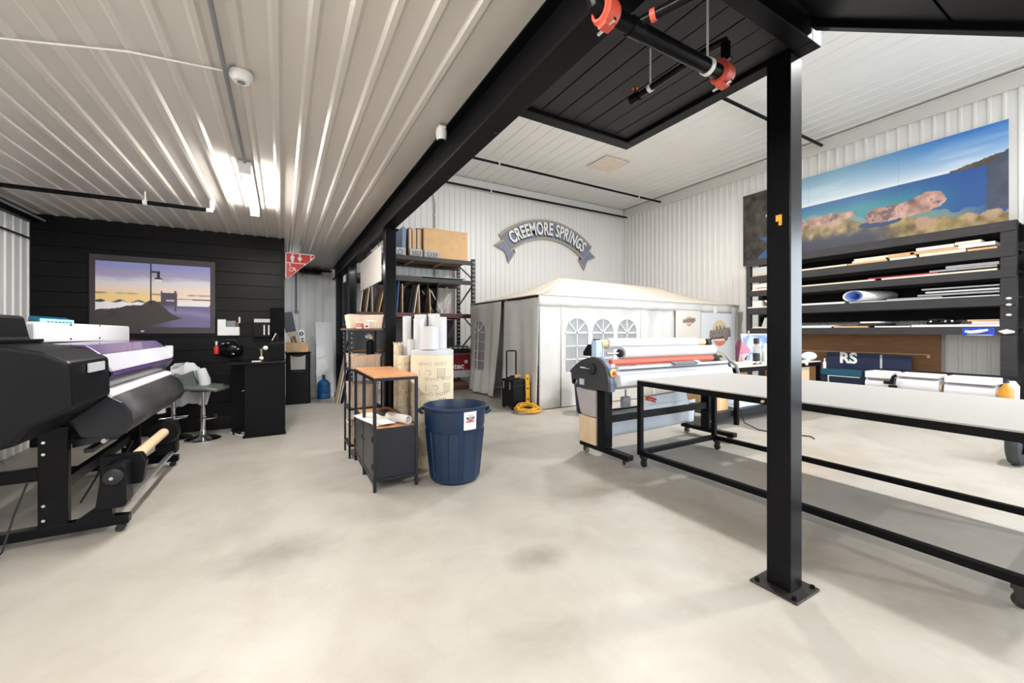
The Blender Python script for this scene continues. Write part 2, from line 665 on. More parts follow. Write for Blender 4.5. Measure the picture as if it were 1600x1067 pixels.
def steel_post(x, y, z1, label, plate_mat, pw=.125):
    t = thing('steel_post', label, 'post', (x, y, 0))
    h = .0635
    MB().box(x - h, x + h, y - h, y + h, .012, z1).build('column', black_satin, t, 0, .006)
    MB().box(x - pw, x + pw, y - pw, y + pw, 0, .012).build('base_plate', plate_mat, t, 0, .003)
    for sx in (-1, 1):
        for sy in (-1, 1):
            MB().cyl((x + sx * (pw - .027), y + sy * (pw - .027), .012), (x + sx * (pw - .027), y + sy * (pw - .027), .026), .013 if pw > .1 else .007, n=6).build('bolt', black, t)
    if z1 < 2.9:
        MB().box(x - .09, x + .09, y - .09, y + .09, z1 - .012, z1).build('cap_plate', black, t, 0, .002)
    return t


p1 = steel_post(2.49, 1.21, 2.995, 'square black steel post in the foreground, bolted to the floor by the white table', steel_dark)
MB().box(2.4245, 2.4262, 1.19, 1.222, 2.075, 2.11).box(2.4245, 2.4262, 1.19, 1.207, 2.05, 2.0745).build('tape', yellow, p1, 0)['label'] = 'scrap of yellow tape'
steel_post(1.13, 4.93, 2.688, 'square black steel post behind the white rolls, carrying the long beam', black, .083)
steel_post(1.13, 9.85, 2.688, 'black steel post at the far end of the beam beside the leaning white panel', black, .1)

t = thing('landing', 'black boarded stair landing overhead, seen from below', 'landing', (1.9, 1.75, 3.0))
MB().box(1.19, 2.545, 2.375, 2.47, 3.0, 3.22).build('edge_beam', black, t, 0, .004)
MB().box(2.45, 2.545, 1.05, 2.374, 3.0, 3.22).build('edge_beam', black, t, 0, .004)
MB().box(1.19, 2.449, 1.05, 1.14, 3.0, 3.22).build('edge_beam', black, t, 0, .004)
xs = [1.19, 1.32, 1.46, 1.604, 1.747, 1.88, 2.02, 2.16, 2.31, 2.449]
for a, b in zip(xs[:-1], xs[1:]):
    MB().box(a + .004, b - .004, 1.141, 2.374, 3.03 + random.uniform(0, .002), 3.05).build('board', soffit, t, 0, .002)
MB().box(1.19, 2.449, 1.141, 2.374, 3.055, 3.21).build('deck', black, t, 0)

t = thing('staircase', 'black steel staircase climbing overhead to the landing', 'staircase', (2.0, -3.2, 0))


def stz(y): return 3.06 - .694 * (1.05 - y)


for x in (1.36, 2.44):
    y0 = 1.045
    y1 = -3.38
    MB().prism([(y0, stz(y0)), (y0, stz(y0) + .15), (y0 - .1, stz(y0) + .3), (y1 - .42, .012), (y1, .012)], 'yz', x - .03, x + .03).build('stringer', black, t, 0, .004)
for k in range(17):
    y = .93 - k * .262
    z = stz(y) + .12
    if z > .1:
        MB().box(1.392, 2.408, y - .16, y + .12, z, z + .04).build('tread', black, t, 0, .003)
_a, _b = Vector((0, 1.0, stz(1.0) + .035)), Vector((0, -3.3, stz(-3.3) + .035))
for k in range(9):
    p, q = _a.lerp(_b, k / 9), _a.lerp(_b, (k + 1) / 9 - .003)
    MB().prism([(p.y, p.z), (q.y, q.z), (q.y, q.z + .01), (p.y, p.z + .01)], 'yz', 1.391, 2.409).build('underside_panel', black, t, 0)
MB().box(1.392, 2.408, 1.0, 1.045, 3.1, 3.35).build('riser_beam', black, t, 0, .003)


# ------------------------------------------------------------------ pipes and ceiling fixtures
def pipe_thing(label, pts, r, mat, hangers=(), ceil=None, extra=None):
    t = thing('sprinkler_pipe', label, 'pipe', pts[0])
    MB().tube(pts, r, 14).build('pipe', mat, t)
    for h in hangers:
        MB().cyl((h[0], h[1], h[2] + r), (h[0], h[1], ceil), .006, n=8).build('hanger_rod', white_metal, t)
        ax = Vector(pts[1]) - Vector(pts[0]); ax.normalize()
        c = Vector(h)
        MB().cyl(c - ax * .018, c + ax * .018, r * 1.25, n=16).build('hanger_ring', white_metal, t)
    return t


# main line and branch below the landing
Z1, PY = 2.64, 1.12
t = thing('sprinkler_main', 'thick black sprinkler main with red couplings hanging below the landing', 'pipe', (1.0, PY, Z1))
MB().tube([(.985, PY, Z1 + .30), (.985, PY, Z1 + .05), (1.0, PY, Z1 + .012), (1.03, PY, Z1), (1.78, PY, Z1)], .031, 18).build('pipe', black_satin, t)


def coupling(c, ax, r, parent):
    ax = Vector(ax); c = Vector(c)
    u = ax.orthogonal().normalized(); v_ = ax.cross(u)
    mb = MB()
    mb.lathe([(r * .9, -.036), (r * 1.22, -.036), (r * 1.3, -.026), (r * 1.42, -.022), (r * 1.42, .022), (r * 1.3, .026), (r * 1.22, .036), (r * .9, .036)], c, 24, 'x')
    for s_ in (-1, 1):
        mb.prism(rounded([(c.y - .022, c.z + s_ * r * 1.2 - .018), (c.y + .022, c.z + s_ * r * 1.2 - .018), (c.y + .022, c.z + s_ * r * 1.2 + .022), (c.y - .022, c.z + s_ * r * 1.2 + .022)], .008), 'yz', c.x - .022, c.x + .022)
    o = mb.build('coupling', red_orange, parent, 40)
    for s_ in (-1, 1):
        MB().cyl((c.x, c.y - .045, c.z + s_ * r * 1.5), (c.x, c.y + .045, c.z + s_ * r * 1.5), .007, n=8).build('bolt', chrome, o)
    return o


def rounded(pts, r, n=6):
    out = []
    N = len(pts)
    for i in range(N):
        p = Vector(pts[i] + (0,)); a = (Vector(pts[i - 1] + (0,)) - p).normalized(); b = (Vector(pts[(i + 1) % N] + (0,)) - p).normalized()
        ang = a.angle(b)
        d = r / math.tan(ang / 2)
        c = p + (a + b).normalized() * (r / math.sin(ang / 2))
        s0 = p + a * d - c; s1 = p + b * d - c
        for k in range(n + 1):
            q = (s0.lerp(s1, k / n)).normalized() * r
            out.append((c.x + q.x, c.y + q.y))
    return out


coupling((1.05, PY, Z1), (1, 0, 0), .034, t)
coupling((1.765, PY, Z1), (1, 0, 0), .034, t)
MB().tube([(1.775, PY, Z1), (1.785, PY, Z1 + .02), (1.79, PY, Z1 + .05), (1.79, PY, Z1 + .155)], .021, 14).build('riser', black_satin, t)
MB().tube([(1.79, PY - .004, Z1 + .165), (1.788, PY + .03, Z1 + .17), (1.78, PY + .08, Z1 + .17), (1.78, 1.66, Z1 + .17)], .017, 12).build('branch_pipe', black_satin, t)
MB().cyl((1.78, 1.635, Z1 + .17), (1.78, 1.69, Z1 + .17), .025, n=14).build('end_fitting', black_satin, t)
sp = MB().cyl((1.78, 1.66, Z1 + .19), (1.78, 1.66, Z1 + .225), .009, n=10).lathe([(0.0, .0), (.018, .0), (.018, .004), (0, .004)], (1.78, 1.66, Z1 + .222), 12).build('sprinkler_head', M('copper', (190, 110, 80), .3, .9), t)
MB().cyl((1.655, PY, Z1 + .03), (1.655, PY, 2.999), .005, n=8).build('hanger_rod', white_metal, t)
MB().cyl((1.645, PY, Z1), (1.665, PY, Z1), .037, n=20).build('hanger_ring', white_metal, t)
MB().cyl((1.78, 1.55, Z1 + .18), (1.78, 1.55, 3.03), .005, n=8).build('hanger_rod', white_metal, t)
MB().cyl((1.78, 1.54, Z1 + .17), (1.78, 1.56, Z1 + .17), .022, n=16).build('hanger_ring', white_metal, t)
MB().tube([(1.20, PY - .01, Z1 + .01), (1.215, 1.08, Z1 + .015), (1.27, .95, Z1 + .02), (1.36, .66, Z1 + .02)], .019, 12).build('branch_pipe', black_satin, t)
MB().cyl((1.222, 1.062, Z1 + .016), (1.230, 1.044, Z1 + .017), .0235, n=14).build('ring', red_orange, t)
MB().cyl((1.17, PY, Z1), (1.24, PY, Z1), .036, n=18).build('tee', black_satin, t)

pipe_thing('nearer black sprinkler pipe below the high white ceiling, crossing to the right wall', [(1.2, 8.82, 5.65), (10.60, 8.82, 5.65)], .03, black_satin, [(4.7, 8.82, 5.65), (9.6, 8.82, 5.65)], 5.8)
pipe_thing('farther black sprinkler pipe running along the top of the back wall', [(1.2, 10.25, 5.50), (10.56, 10.25, 5.50)], .03, black_satin, [(5.2, 10.25, 5.5)], 5.8)
pipe_thing('black sprinkler pipe behind the foreground post, ending at the right wall', [(3.0, 4.37, 5.68), (10.60, 4.37, 5.68)], .032, black_satin, [(9.6, 4.37, 5.68)], 5.8)
pt = pipe_thing('black sprinkler pipe under the low ceiling above the printer', [(-2.7, 5.6, 2.82), (-.72, 5.6, 2.82)], .022, black_satin, [(-1.25, 5.6, 2.82)], 2.94)
MB().tube([(-.73, 5.6, 2.82), (-.69, 5.6, 2.82), (-.68, 5.6, 2.85), (-.68, 5.6, 2.94)], .026, 12).build('elbow', white_metal, pt)['label'] = 'white end elbow'
pt = thing('conduit', 'thin grey pipe along the top of the left corrugated wall', 'pipe', (-2.60, 7.0, 2.86))
MB().tube([(-2.60, 5.8, 2.86), (-2.60, 7.34, 2.86)], .014, 10).build('pipe', grey_plastic, pt)
pt = thing('cable', 'black cable strung along the left corrugated wall', 'cable', (-2.70, 7.0, 2.62))
MB().tube([(-2.715, 5.8, 2.62), (-2.715, 7.34, 2.62)], .012, 8).build('cable_run', rubber, pt)

# batten lights
def tube_light(y0, y1, label, x=-.275):
    t = thing('batten_light', label, 'ceiling light', (x, (y0 + y1) / 2, 2.90))
    MB().box(x - .05, x + .05, y0, y1, 2.895, 2.93).build('housing', white_plastic, t, 0, .006)
    MB().tube([(x, y0 + .03, 2.868), (x, y1 - .03, 2.868)], .04, 14).build('tube', M('lit_tube', (255, 250, 240), .4, emit=42, var=0.01), t)
    for y in (y0 + .012, y1 - .012):
        MB().box(x - .045, x + .045, y - .014, y + .014, 2.824, 2.897).build('end_cap', white_plastic, t, 0, .004)
    area_light('batten_glow', (x, (y0 + y1) / 2, 2.82), (0, 0, 0), .07, y1 - y0 - .1, TUBE_POWER, WARM, t)
    return t


tube_light(4.15, 5.65, 'bright tube light on the low white ceiling in front of the black wall')
tube_light(.2, 1.7, 'tube light on the low ceiling above the camera, out of frame')
tube_light(-3.6, -2.1, 'tube light on the low ceiling behind the camera, out of frame')
tube_light(-.4, 1.1, 'unseen tube light added to brighten the left wall, out of frame', -2.0)  # extra lamp added for the left wall, no fixture known there


def high_bay(x, y, label):
    t = thing('high_bay_light', label, 'ceiling light', (x, y, 5.45))
    MB().lathe([(.0, .22), (.09, .22), (.09, .12), (.20, .06), (.22, 0), (.20, 0)], (x, y, 5.45), 28).build('housing', black_plastic, t)
    MB().lathe([(.0, .006), (.2, .006), (.2, .0), (0, 0)], (x, y, 5.452), 28).build('lens', M('lit_lens', (255, 250, 240), .4, emit=8, var=.01), t)
    MB().cyl((x, y, 5.67), (x, y, 5.81), .012, n=8).build('hanger_rod', steel_dark, t)
    area_light('high_bay_glow', (x, y, 5.44), (0, 0, 0), .42, .42, HIGH_BAY_POWER, WARM, t, 'DISK')


high_bay(6.3, .25, 'round high bay light above the long white table, out of frame')
high_bay(6.3, 5.6, 'round high bay light above the laminator, hidden behind the landing')
high_bay(6.3, -4.2, 'round high bay light behind the camera, out of frame')

t = thing('corridor_fill', 'round light added to brighten the corridor, out of sight behind the restroom sign', 'ceiling light', (.2, 8.9, 2.88))  # unseen lamp added to lift the dim corridor
MB().lathe([(0, .045), (.13, .045), (.14, .03), (.13, .012), (.11, .012)], (.2, 8.9, 2.87), 24).build('housing', white_plastic, t)
MB().lathe([(0, 0), (.10, .0), (.115, .012), (.115, .02)], (.2, 8.9, 2.865), 24).build('diffuser', M('lit_lens', (255, 250, 240), .4, emit=8, var=.01), t)
area_light('corridor_fill_glow', (.2, 8.9, 2.86), (0, 0, 0), .2, .2, 11, (.93, .97, 1.0), t, 'DISK')
t = thing('conduit', 'grey conduit running along the low ceiling to the tube light', 'pipe', (-.275, 2.9, 2.90))
MB().tube([(-.275, 1.72, 2.915), (-.275, 4.14, 2.915)], .012, 10).build('pipe', grey_plastic, t)
t = thing('smoke_detector', 'small white detector on the low ceiling beside the conduit', 'detector', (-.2, 2.76, 2.90))
MB().lathe([(0, 0), (.04, .0), (.055, .02), (.058, .05), (0, .05)], (-.2, 2.76, 2.88), 20).build('body', white_plastic, t)
MB().lathe([(0, 0), (.02, 0), (.02, .006)], (-.2, 2.76, 2.876), 12).build('sensor', grey_plastic, t)
t = thing('wire', 'thin white wire stapled across the low ceiling', 'wire', (-1.2, 2.85, 2.925))
MB().tube([(-2.6, 3.5, 2.922), (-1.2, 3.01, 2.922), (-.7, 2.83, 2.924), (-.25, 2.76, 2.922)], .005, 6).build('wire_run', white_plastic, t)
t = thing('camera_dome', 'white security camera hanging at the ceiling edge of the black beam', 'camera', (1.0, 2.76, 2.9))
MB().lathe([(0, 0), (.03, .0), (.036, .012), (.04, .05), (.036, .08), (.02, .09), (0, .09)], (1.0, 2.76, 2.835), 20).build('body', white_plastic, t)
MB().lathe([(0, 0), (.026, 0), (.028, .012)], (1.0, 2.76, 2.828), 16).build('lens', black_plastic, t)
MB().box(.975, 1.025, 2.735, 2.785, 2.92, 2.932).build('mount', white_plastic, t)
t = thing('ceiling_vent', 'square cream access panel in the high ceiling', 'vent', (7.35, 7.77, 5.80))
MB().box(6.95, 7.75, 7.4, 8.15, 5.795, 5.812).build('frame', M('cream_panel', (226, 212, 198), .5), t, 0, .003)
MB().box(7.0, 7.7, 7.45, 8.1, 5.788, 5.796).build('panel', M('cream_panel', (226, 212, 198), .5), t, 0, .003)
t = thing('drain_pipe', 'white vertical pipe on the back wall behind the pallet rack', 'pipe', (3.6, 10.43, 0.0))
MB().tube([(3.55, 10.43, 5.3), (3.62, 10.43, 4.9), (3.63, 10.43, .02)], .035, 12).build('pipe', white_plastic, t)
for z in (4.6, 2.5):
    MB().box(3.575, 3.685, 10.39, 10.47, z, z + .04).build('bracket', white_metal, t)

# ------------------------------------------------------------------ arched sign on the back wall
t = thing('arched_sign', 'arched blue-grey ribbon sign reading CREEMORE SPRINGS on the back wall', 'sign', (7.2, 10.44, 3.4))
SB = M('sign_blue_grey', (126, 134, 158), .5, var=.04)
SG = M('sign_gold_edge', (176, 164, 138), .5, var=.05)
SBK = M('sign_shadow', (40, 44, 58), .5)
# arc: centre below the sign
cx, cz, ri, ro = 7.34, 2.28, 2.10, 2.72


def arc(r, a0, a1, n=28): return [(cx + r * math.sin(a0 + (a1 - a0) * k / n), cz + r * math.cos(a0 + (a1 - a0) * k / n)) for k in range(n + 1)]


A0, A1 = R(-41), R(41)
MB().prism(arc(ro, A0, A1) + arc(ri, A0, A1)[::-1], 'xz', 10.415, 10.455).build('ribbon_border', SG, t, 0)
MB().prism(arc(ro - .06, A0 + .012, A1 - .012) + arc(ri + .06, A0 + .012, A1 - .012)[::-1], 'xz', 10.405, 10.416).build('ribbon', SB, t, 0)
for s_ in (-1, 1):
    a = R(41) * s_

    def q(r, da): return (cx + r * math.sin(a + s_ * da), cz + r * math.cos(a + s_ * da))
    tail = [q(ro - .20, -.05), q(ro - .12, .13), q((ri + ro) / 2 - .18, .07), q(ri - .20, .15), q(ri - .12, -.05)]
    MB().prism(tail, 'xz', 10.425, 10.458).build('ribbon_tail', SG, t, 0)
    tc_ = (sum(p[0] for p in tail) / 5, sum(p[1] for p in tail) / 5)
    MB().prism([(tc_[0] + (p[0] - tc_[0]) * .86, tc_[1] + (p[1] - tc_[1]) * .86) for p in tail], 'xz', 10.418, 10.426).build('ribbon_tail_face', SB, t, 0)
    MB().prism([q(ri, 0), q(ri, -.06), q(ri - .12, -.05)], 'xz', 10.42, 10.45).build('ribbon_fold', SBK, t, 0)
for nm, mt, y, dz, off in (('lettering_shadow', SBK, 10.403, -.030, .022), ('lettering', M('sign_white', (240, 240, 236), .45), 10.395, 0, .013)):
    v, f = text_geo('CREEMORE SPRINGS', .43, .004, off, space=1.06)
    xm = max(abs(p[0]) for p in v)
    vv = []
    for x, yy, z in v:
        a = x / xm * R(36)
        r = (ri + ro) / 2 - .0 + yy * 1.12 * (1 + .12 * math.cos(a * 2.2))
        vv.append((cx + r * math.sin(a) + (-.02 if dz else 0), y + z, cz + r * math.cos(a) + dz))
    MB().add(vv, f).build(nm, mt, t, 0)

# ------------------------------------------------------------------ wall print above the printer
t = thing('wall_print', 'framed photo print of a lamp post at sunset on the black wall', 'picture', (-1.52, 7.33, 1.43))
MB().box(-2.19, -.85, 7.318, 7.348, 1.43, 2.485).build('canvas', M('dark_purple_border', (66, 58, 64), .5), t, 0, .004)


def sunset(U, V):
    W, Hh = 1.22, .88
    u = U / W; v = V / Hh
    n = fbm(u * 5, v * 24, 3)
    rgb = [np.full_like(u, 250.), np.full_like(u, 228.), np.full_like(u, 214.)]
    rgb = mix(rgb, (255, 222, 150), (1 - sst(.45, .62, v)) * (1 - sst(.35, .8, u)))
    rgb = mix(rgb, (232, 228, 232), sst(.58, .70, v))
    rgb = mix(rgb, (176, 166, 204), sst(.70, .82, v + (n - .5) * .12))
    rgb = mix(rgb, (150, 158, 216), sst(.84, .96, v + (n - .5) * .1))
    rgb = mix(rgb, (120, 90, 80), np.exp(-((v - .52) / .012) ** 2) * sst(.35, .65, fbm(u * 8, v * 3, 9)) * .7)
    hz = .40
    ground = v < hz + .02 * np.sin(u * 40) * (u < .45) - .03 * (u > .75)
    g = [44 + 44 * fbm(u * 14, v * 14, 1), 42 + 38 * fbm(u * 14, v * 14, 1), 42 + 40 * fbm(u * 14, v * 14, 1)]
    g = mix(g, (112, 106, 146), sst(.35, .75, u + v * .3) * (1 - sst(.3, .42, v)))
    g = mix(g, (150, 146, 180), np.exp(-((v - (.26 - .3 * (u - .5) ** 2 - (u < .5) * .2 * (.5 - u))) / .05) ** 2) * sst(.3, .6, u) * .6)
    g = mix(g, (250, 248, 252), ((v < .385 - .01 * np.sin(u * 50)) & (v > .26 + .24 * u + .05 * (fbm(u * 16, v * 16, 5) - .5)) & (u < .44)) * 1.0)
    rgb = [np.where(ground, b, a) for a, b in zip(rgb, g)]
    rgb = mix(rgb, (246, 240, 242), ((u > .69) & (u < .99) & (v > .345) & (v < .42)) * 1.0)
    rgb = mix(rgb, (70, 52, 56), ((u > .69) & (np.abs(v - (.455 - .02 * (u - .7))) < .007)) * 1.0)
    # pavilion
    pav = ((u > .54) & (u < .69) & (v > .40) & (v < .55)) | ((np.abs(u - .55) < .008) & (v < .58) & (v > .4)) | ((np.abs(u - .675) < .01) & (v < .59) & (v > .25))
    rgb = mix(rgb, (84, 76, 96), pav * 1.0)
    rgb = mix(rgb, (200, 194, 204), ((u > .59) & (u < .66) & (np.abs(v - .43) < .012)) * 1.0)
    bush = (v < .14 + .29 * np.exp(-((u - .47) / .15) ** 2) + .04 * (fbm(u * 22, v * 9, 2) - .5)) & (v > .02 + .42 * np.clip(u - .44, 0, 1))
    rgb = mix(rgb, (66, 61, 58), bush * 1.0)
    # lamp post
    dark = (34, 28, 44)
    rgb = mix(rgb, dark, ((np.abs(u - .457) < .009) & (v > .36)) * 1.0)
    rgb = mix(rgb, dark, ((u > .457) & (u < .535) & (np.abs(v - .872) < .016)) * 1.0)
    rgb = mix(rgb, dark, ((np.abs(u - .522) < .014) & (v > .78) & (v < .88)) * 1.0)
    rgb = mix(rgb, dark, ((np.abs(u - .522) < .05 * (.80 - v) / .05 + .005) & (v > .755) & (v < .80)) * 1.0)
    rgb = mix(rgb, (248, 232, 214), ((((u - .52) / .034) ** 2 + ((v - .745) / .022) ** 2) < 1) * (v < .757) * 1.0)
    return rgb


printed('print', t, (-2.13, 7.3165, 1.52), (1, 0, 0), (0, 0, 1), 1.22, .88, 150, 110, sunset)
MB().ball((-1.66, 7.314, 1.465), .012, sc=(1.6, .4, .8)).build('sticker', white_plastic, t)

# ------------------------------------------------------------------ restroom sign
t = thing('restroom_sign', 'red and white triangular restroom sign on the corner of the black wall', 'sign', (.05, 7.33, 2.28))


signw = M('sign_white', (240, 240, 236), .45)
signr = M('sign_red', (206, 44, 50), .4, var=.04)
tri = [(.05, 2.725), (.52, 2.715), (.05, 2.27)]
MB().prism(rounded(tri, .03), 'xz', 7.315, 7.325).build('panel', signw, t, 0)
MB().prism(rounded([(.066, 2.565), (.066, 2.71), (.405, 2.703), (.405, 2.62), (.352, 2.565)], .008), 'xz', 7.311, 7.316).build('red_field', signr, t, 0)
MB().prism(rounded([(.420, 2.645), (.420, 2.702), (.485, 2.70)], .008), 'xz', 7.311, 7.316).build('red_field', signr, t, 0)
MB().prism(rounded([(.066, 2.55), (.338, 2.55), (.066, 2.30)], .012), 'xz', 7.311, 7.316).build('red_field', signr, t, 0)
mb = MB()
for cx_, fem in ((.15, 0), (.255, 1)):
    mb.lathe([(0, 0), (.014, 0), (.014, .003), (0, .003)], (cx_, 7.307, 2.69), 14, 'y')
    if fem:
        mb.prism([(cx_ - .012, 2.672), (cx_ + .012, 2.672), (cx_ + .034, 2.63), (cx_ + .02, 2.61), (cx_ + .008, 2.61), (cx_ + .008, 2.575), (cx_ - .008, 2.575), (cx_ - .008, 2.61), (cx_ - .02, 2.61), (cx_ - .034, 2.63)], 'xz', 7.307, 7.3115)
    else:
        mb.prism([(cx_ - .024, 2.672), (cx_ + .024, 2.672), (cx_ + .03, 2.625), (cx_ + .018, 2.62), (cx_ + .016, 2.572), (cx_ - .016, 2.572), (cx_ - .018, 2.62), (cx_ - .03, 2.625)], 'xz', 7.307, 7.3115)
mb.build('figures', signw, t, 0)
mb = MB()
mb.lathe([(.026, 0), (.034, 0), (.034, .004), (.026, .004), (.026, 0)], (.135, 7.307, 2.455), 20, 'y')
mb.lathe([(0, 0), (.012, 0), (.012, .004), (0, .004)], (.118, 7.307, 2.53), 12, 'y')
mb.prism([(.11, 2.515), (.126, 2.515), (.128, 2.475), (.17, 2.472), (.19, 2.43), (.205, 2.432), (.18, 2.486), (.13, 2.487)], 'xz', 7.307, 7.3115)
mb.build('wheelchair_figure', signw, t, 0)
MB().box(.03, .05, 7.322, 7.345, 2.3, 2.7).build('mounting_strip', black, t, 0)

# ------------------------------------------------------------------ large format printer (left)
t = thing('large_format_printer', 'large black format printer with silver and purple cover on a wheeled stand', 'printer', (-1.4, 4.9, 0))
purple = M('purple_cover', (84, 60, 110), .25, var=.08, coat=.4)
silver = M('silver_cover', (204, 204, 212), .3, .15, var=.03)
apronm = M('dark_apron', (66, 64, 66), .42, .3, var=.08)
# body behind the cover
body = [(-1.95, .90), (-1.95, 1.33), (-1.72, 1.33), (-1.42, 1.33), (-1.25, 1.32), (-1.17, 1.29), (-1.14, 1.05), (-1.2, .93), (-1.35, .84), (-1.8, .82)]
MB().prism(body, 'xz', 3.98, 5.78).build('body', black_plastic, t, 0, .012)
MB().prism([(-2.0, .84), (-2.0, 1.56), (-1.50, 1.56), (-1.47, 1.40), (-1.38, 1.375), (-1.2, 1.335), (-1.085, 1.27), (-1.075, 1.0), (-1.14, .955), (-1.25, .90), (-1.32, .80), (-1.5, .75), (-1.85, .76)], 'xz', 3.36, 3.979).build('control_end', black_plastic, t, 0, .02)
MB().prism([(-2.0, .86), (-2.0, 1.36), (-1.75, 1.36), (-1.38, 1.355), (-1.24, 1.34), (-1.13, 1.27), (-1.10, 1.0), (-1.25, .90), (-1.8, .84)], 'xz', 5.781, 5.95).build('far_end', black_plastic, t, 0, .02)
MB().box(-1.079, -1.068, 3.58, 3.84, 1.19, 1.25).build('name_plate', lightgrey, t, 0, .002)
MB().box(-1.50, -1.40, 3.4, 3.95, 1.385, 1.405).build('control_panel', black_satin, t, 0, .004)
# cover
MB().prism([(-1.46, 1.368), (-1.21, 1.358), (-1.133, 1.29), (-1.15, 1.28), (-1.22, 1.34), (-1.46, 1.345)], 'xz', 3.99, 5.83).build('upper_cover', purple, t, 0, .004)
MB().prism([(-1.133, 1.288), (-1.066, 1.165), (-1.082, 1.160), (-1.15, 1.28)], 'xz', 3.99, 5.83).build('front_cover', silver, t, 0, .003)
MB().prism([(-1.066, 1.163), (-1.058, 1.135), (-1.075, 1.130), (-1.082, 1.158)], 'xz', 3.99, 5.83).build('cover_lip', purple, t, 0, .002)
MB().prism([(-1.068, 1.13), (-1.118, 1.04), (-1.127, 1.045), (-1.08, 1.132)], 'xz', 3.99, 5.83).build('visor', smoke, t, 0)
MB().box(-1.13, -1.062, 5.80, 5.85, 1.17, 1.30).build('hinge', lightgrey, t, 0, .01)
MB().prism([(-1.125, 1.035), (-1.068, .985), (-1.08, .968), (-1.14, 1.015)], 'xz', 4.0, 5.83).build('platen', white_plastic, t, 0, .003)


def apron(u, v):
    a = v
    x = -1.10 + .135 * math.sin(a * 1.9)
    z = .985 - .25 * a - .04 * a * a
    return (x - .05 * max(0, a - .75) * 4, 4.03 + u * 1.79, z)


MB().grid(apron, 3, 14).build('media_apron', apronm, t, 60, solid=.012)
MB().prism([(-1.10, .985), (-1.02, .93), (-.975, .85), (-.965, .76), (-1.0, .70), (-1.12, .68), (-1.24, .70), (-1.3, .82)], 'xz', 4.0, 4.03).build('apron_cheek', navy_steel, t, 0, .004)
MB().prism([(-1.10, .985), (-1.02, .93), (-.975, .85), (-.965, .76), (-1.0, .70), (-1.12, .68), (-1.24, .70), (-1.3, .82)], 'xz', 5.82, 5.85).build('apron_cheek', navy_steel, t, 0, .004)
MB().prism([(-1.06, .70), (-1.06, .66), (-1.3, .62), (-1.3, .68)], 'xz', 4.05, 5.8).build('lower_tray', navy_steel, t, 0, .004)
MB().bar((-1.2, 4.0, .60), (-1.2, 5.8, .60), .05, .03).build('rail', navy_steel, t, 0, .004)
MB().cyl((-1.12, 4.0, .66), (-1.12, 5.8, .66), .016).build('roller', alu, t)
# white rear cover box on top
MB().prism(rounded([(4.10, 1.375), (4.10, 1.525), (6.12, 1.517), (6.12, 1.34), (5.6, 1.36)], .03), 'yz', -1.55, -1.50).build('top_cover', M('white_cover', (226, 227, 230), .3, var=.02), t, 30, .008)
for y in (4.65, 5.25):
    for z in (1.51, 1.395):
        MB().cyl((-1.499, y, z), (-1.494, y, z), .008, n=8).build('screw', steel_dark, t)
tl = M('teal_light', (120, 225, 225), .4, emit=1.6, var=.1)
MB().prism([(-1.82, 1.50), (-1.75, 1.50), (-1.75, 1.56), (-1.81, 1.59)], 'xz', 4.85, 5.50).build('ink_bay', M('teal_plastic', (20, 90, 120), .35), t, 0, .006)
MB().prism([(-1.749, 1.505), (-1.743, 1.505), (-1.745, 1.565), (-1.751, 1.565)], 'xz', 4.87, 5.48).build('status_light', tl, t, 0)
for k in range(7):
    y = 4.96 + k * .07
    MB().box(-1.743, -1.737, y, y + .035, 1.52, 1.545).build('slot', M('dark_teal', (20, 60, 72), .5), t, 0)
# legs
for y, nm in ((3.97, 'near'), (5.6, 'far')):
    MB().box(-1.43, -1.285, y - .03, y + .03, .09, .80).build('leg', black_satin, t, 0, .006)
    MB().prism([(-2.05, .055), (-2.05, .115), (-1.25, .125), (-1.15, .20), (-1.06, .20), (-1.055, .125), (-.97, .115), (-.97, .055)], 'xz', y - .035, y + .035).build('foot', black_satin, t, 0, .004)
    for x in (-1.98, -1.02):
        c = MB().cyl((x, y - .025, .027), (x, y + .025, .027), .027, n=16).build('caster', rubber, t)
        MB().box(x - .012, x + .012, y - .012, y + .012, .03, .06).build('caster_fork', steel_dark, c, 0)
    for z in (.17, .27, .62, .70):
        MB().cyl((-1.40, y - .031, z), (-1.40, y - .036, z), .010, n=8).build('bolt', chrome, t)
    MB().box(-2.0, -1.43, y - .02, y + .02, .44, .53).build('brace', black_satin, t, 0, .004)
    MB().box(-2.0, -1.93, y - .03, y + .03, .115, .82).build('leg', black_satin, t, 0, .006)
MB().box(-1.38, -1.33, 4.0, 5.57, .33, .41).build('crossbar', black_satin, t, 0, .004)
# take-up unit
MB().cyl((-1.03, 4.12, .44), (-1.03, 5.25, .44), .042, n=20).build('core_tube', core, t)
MB().prism(rounded([(-1.16, .30), (-1.16, .53), (-.93, .53), (-.90, .46), (-.92, .30)], .02), 'xz', 4.06, 4.13).build('take_up_plate', black_plastic, t, 30, .004)
MB().prism(rounded([(-1.14, .19), (-1.10, .50), (-.98, .50), (-.97, .19)], .03), 'xz', 3.90, 4.055).build('take_up_motor', black_plastic, t, 30, .006)
MB().lathe([(.0, 0), (.03, 0), (.05, .01), (.055, .03), (.055, .05)], (-1.04, 3.85, .42), 20, 'y').build('knob', rubber, t)
MB().cyl((-1.04, 3.845, .42), (-1.04, 3.851, .42), .012, n=12).build('knob_cap', chrome, t)
MB().lathe([(.0, 0), (.115, 0), (.125, .02), (.125, .09), (.10, .12), (0, .12)], (-1.03, 5.24, .44), 28, 'y').build('take_up_flange', black_plastic, t)
MB().box(-1.12, -.95, 5.36, 5.5, .19, .52).build('take_up_bracket', black_plastic, t, 0, .01)
MB().bar((-.99, 4.05, .20), (-.99, 5.55, .20), .035, .03).build('dancer_rail', alu, t, 0, .003)
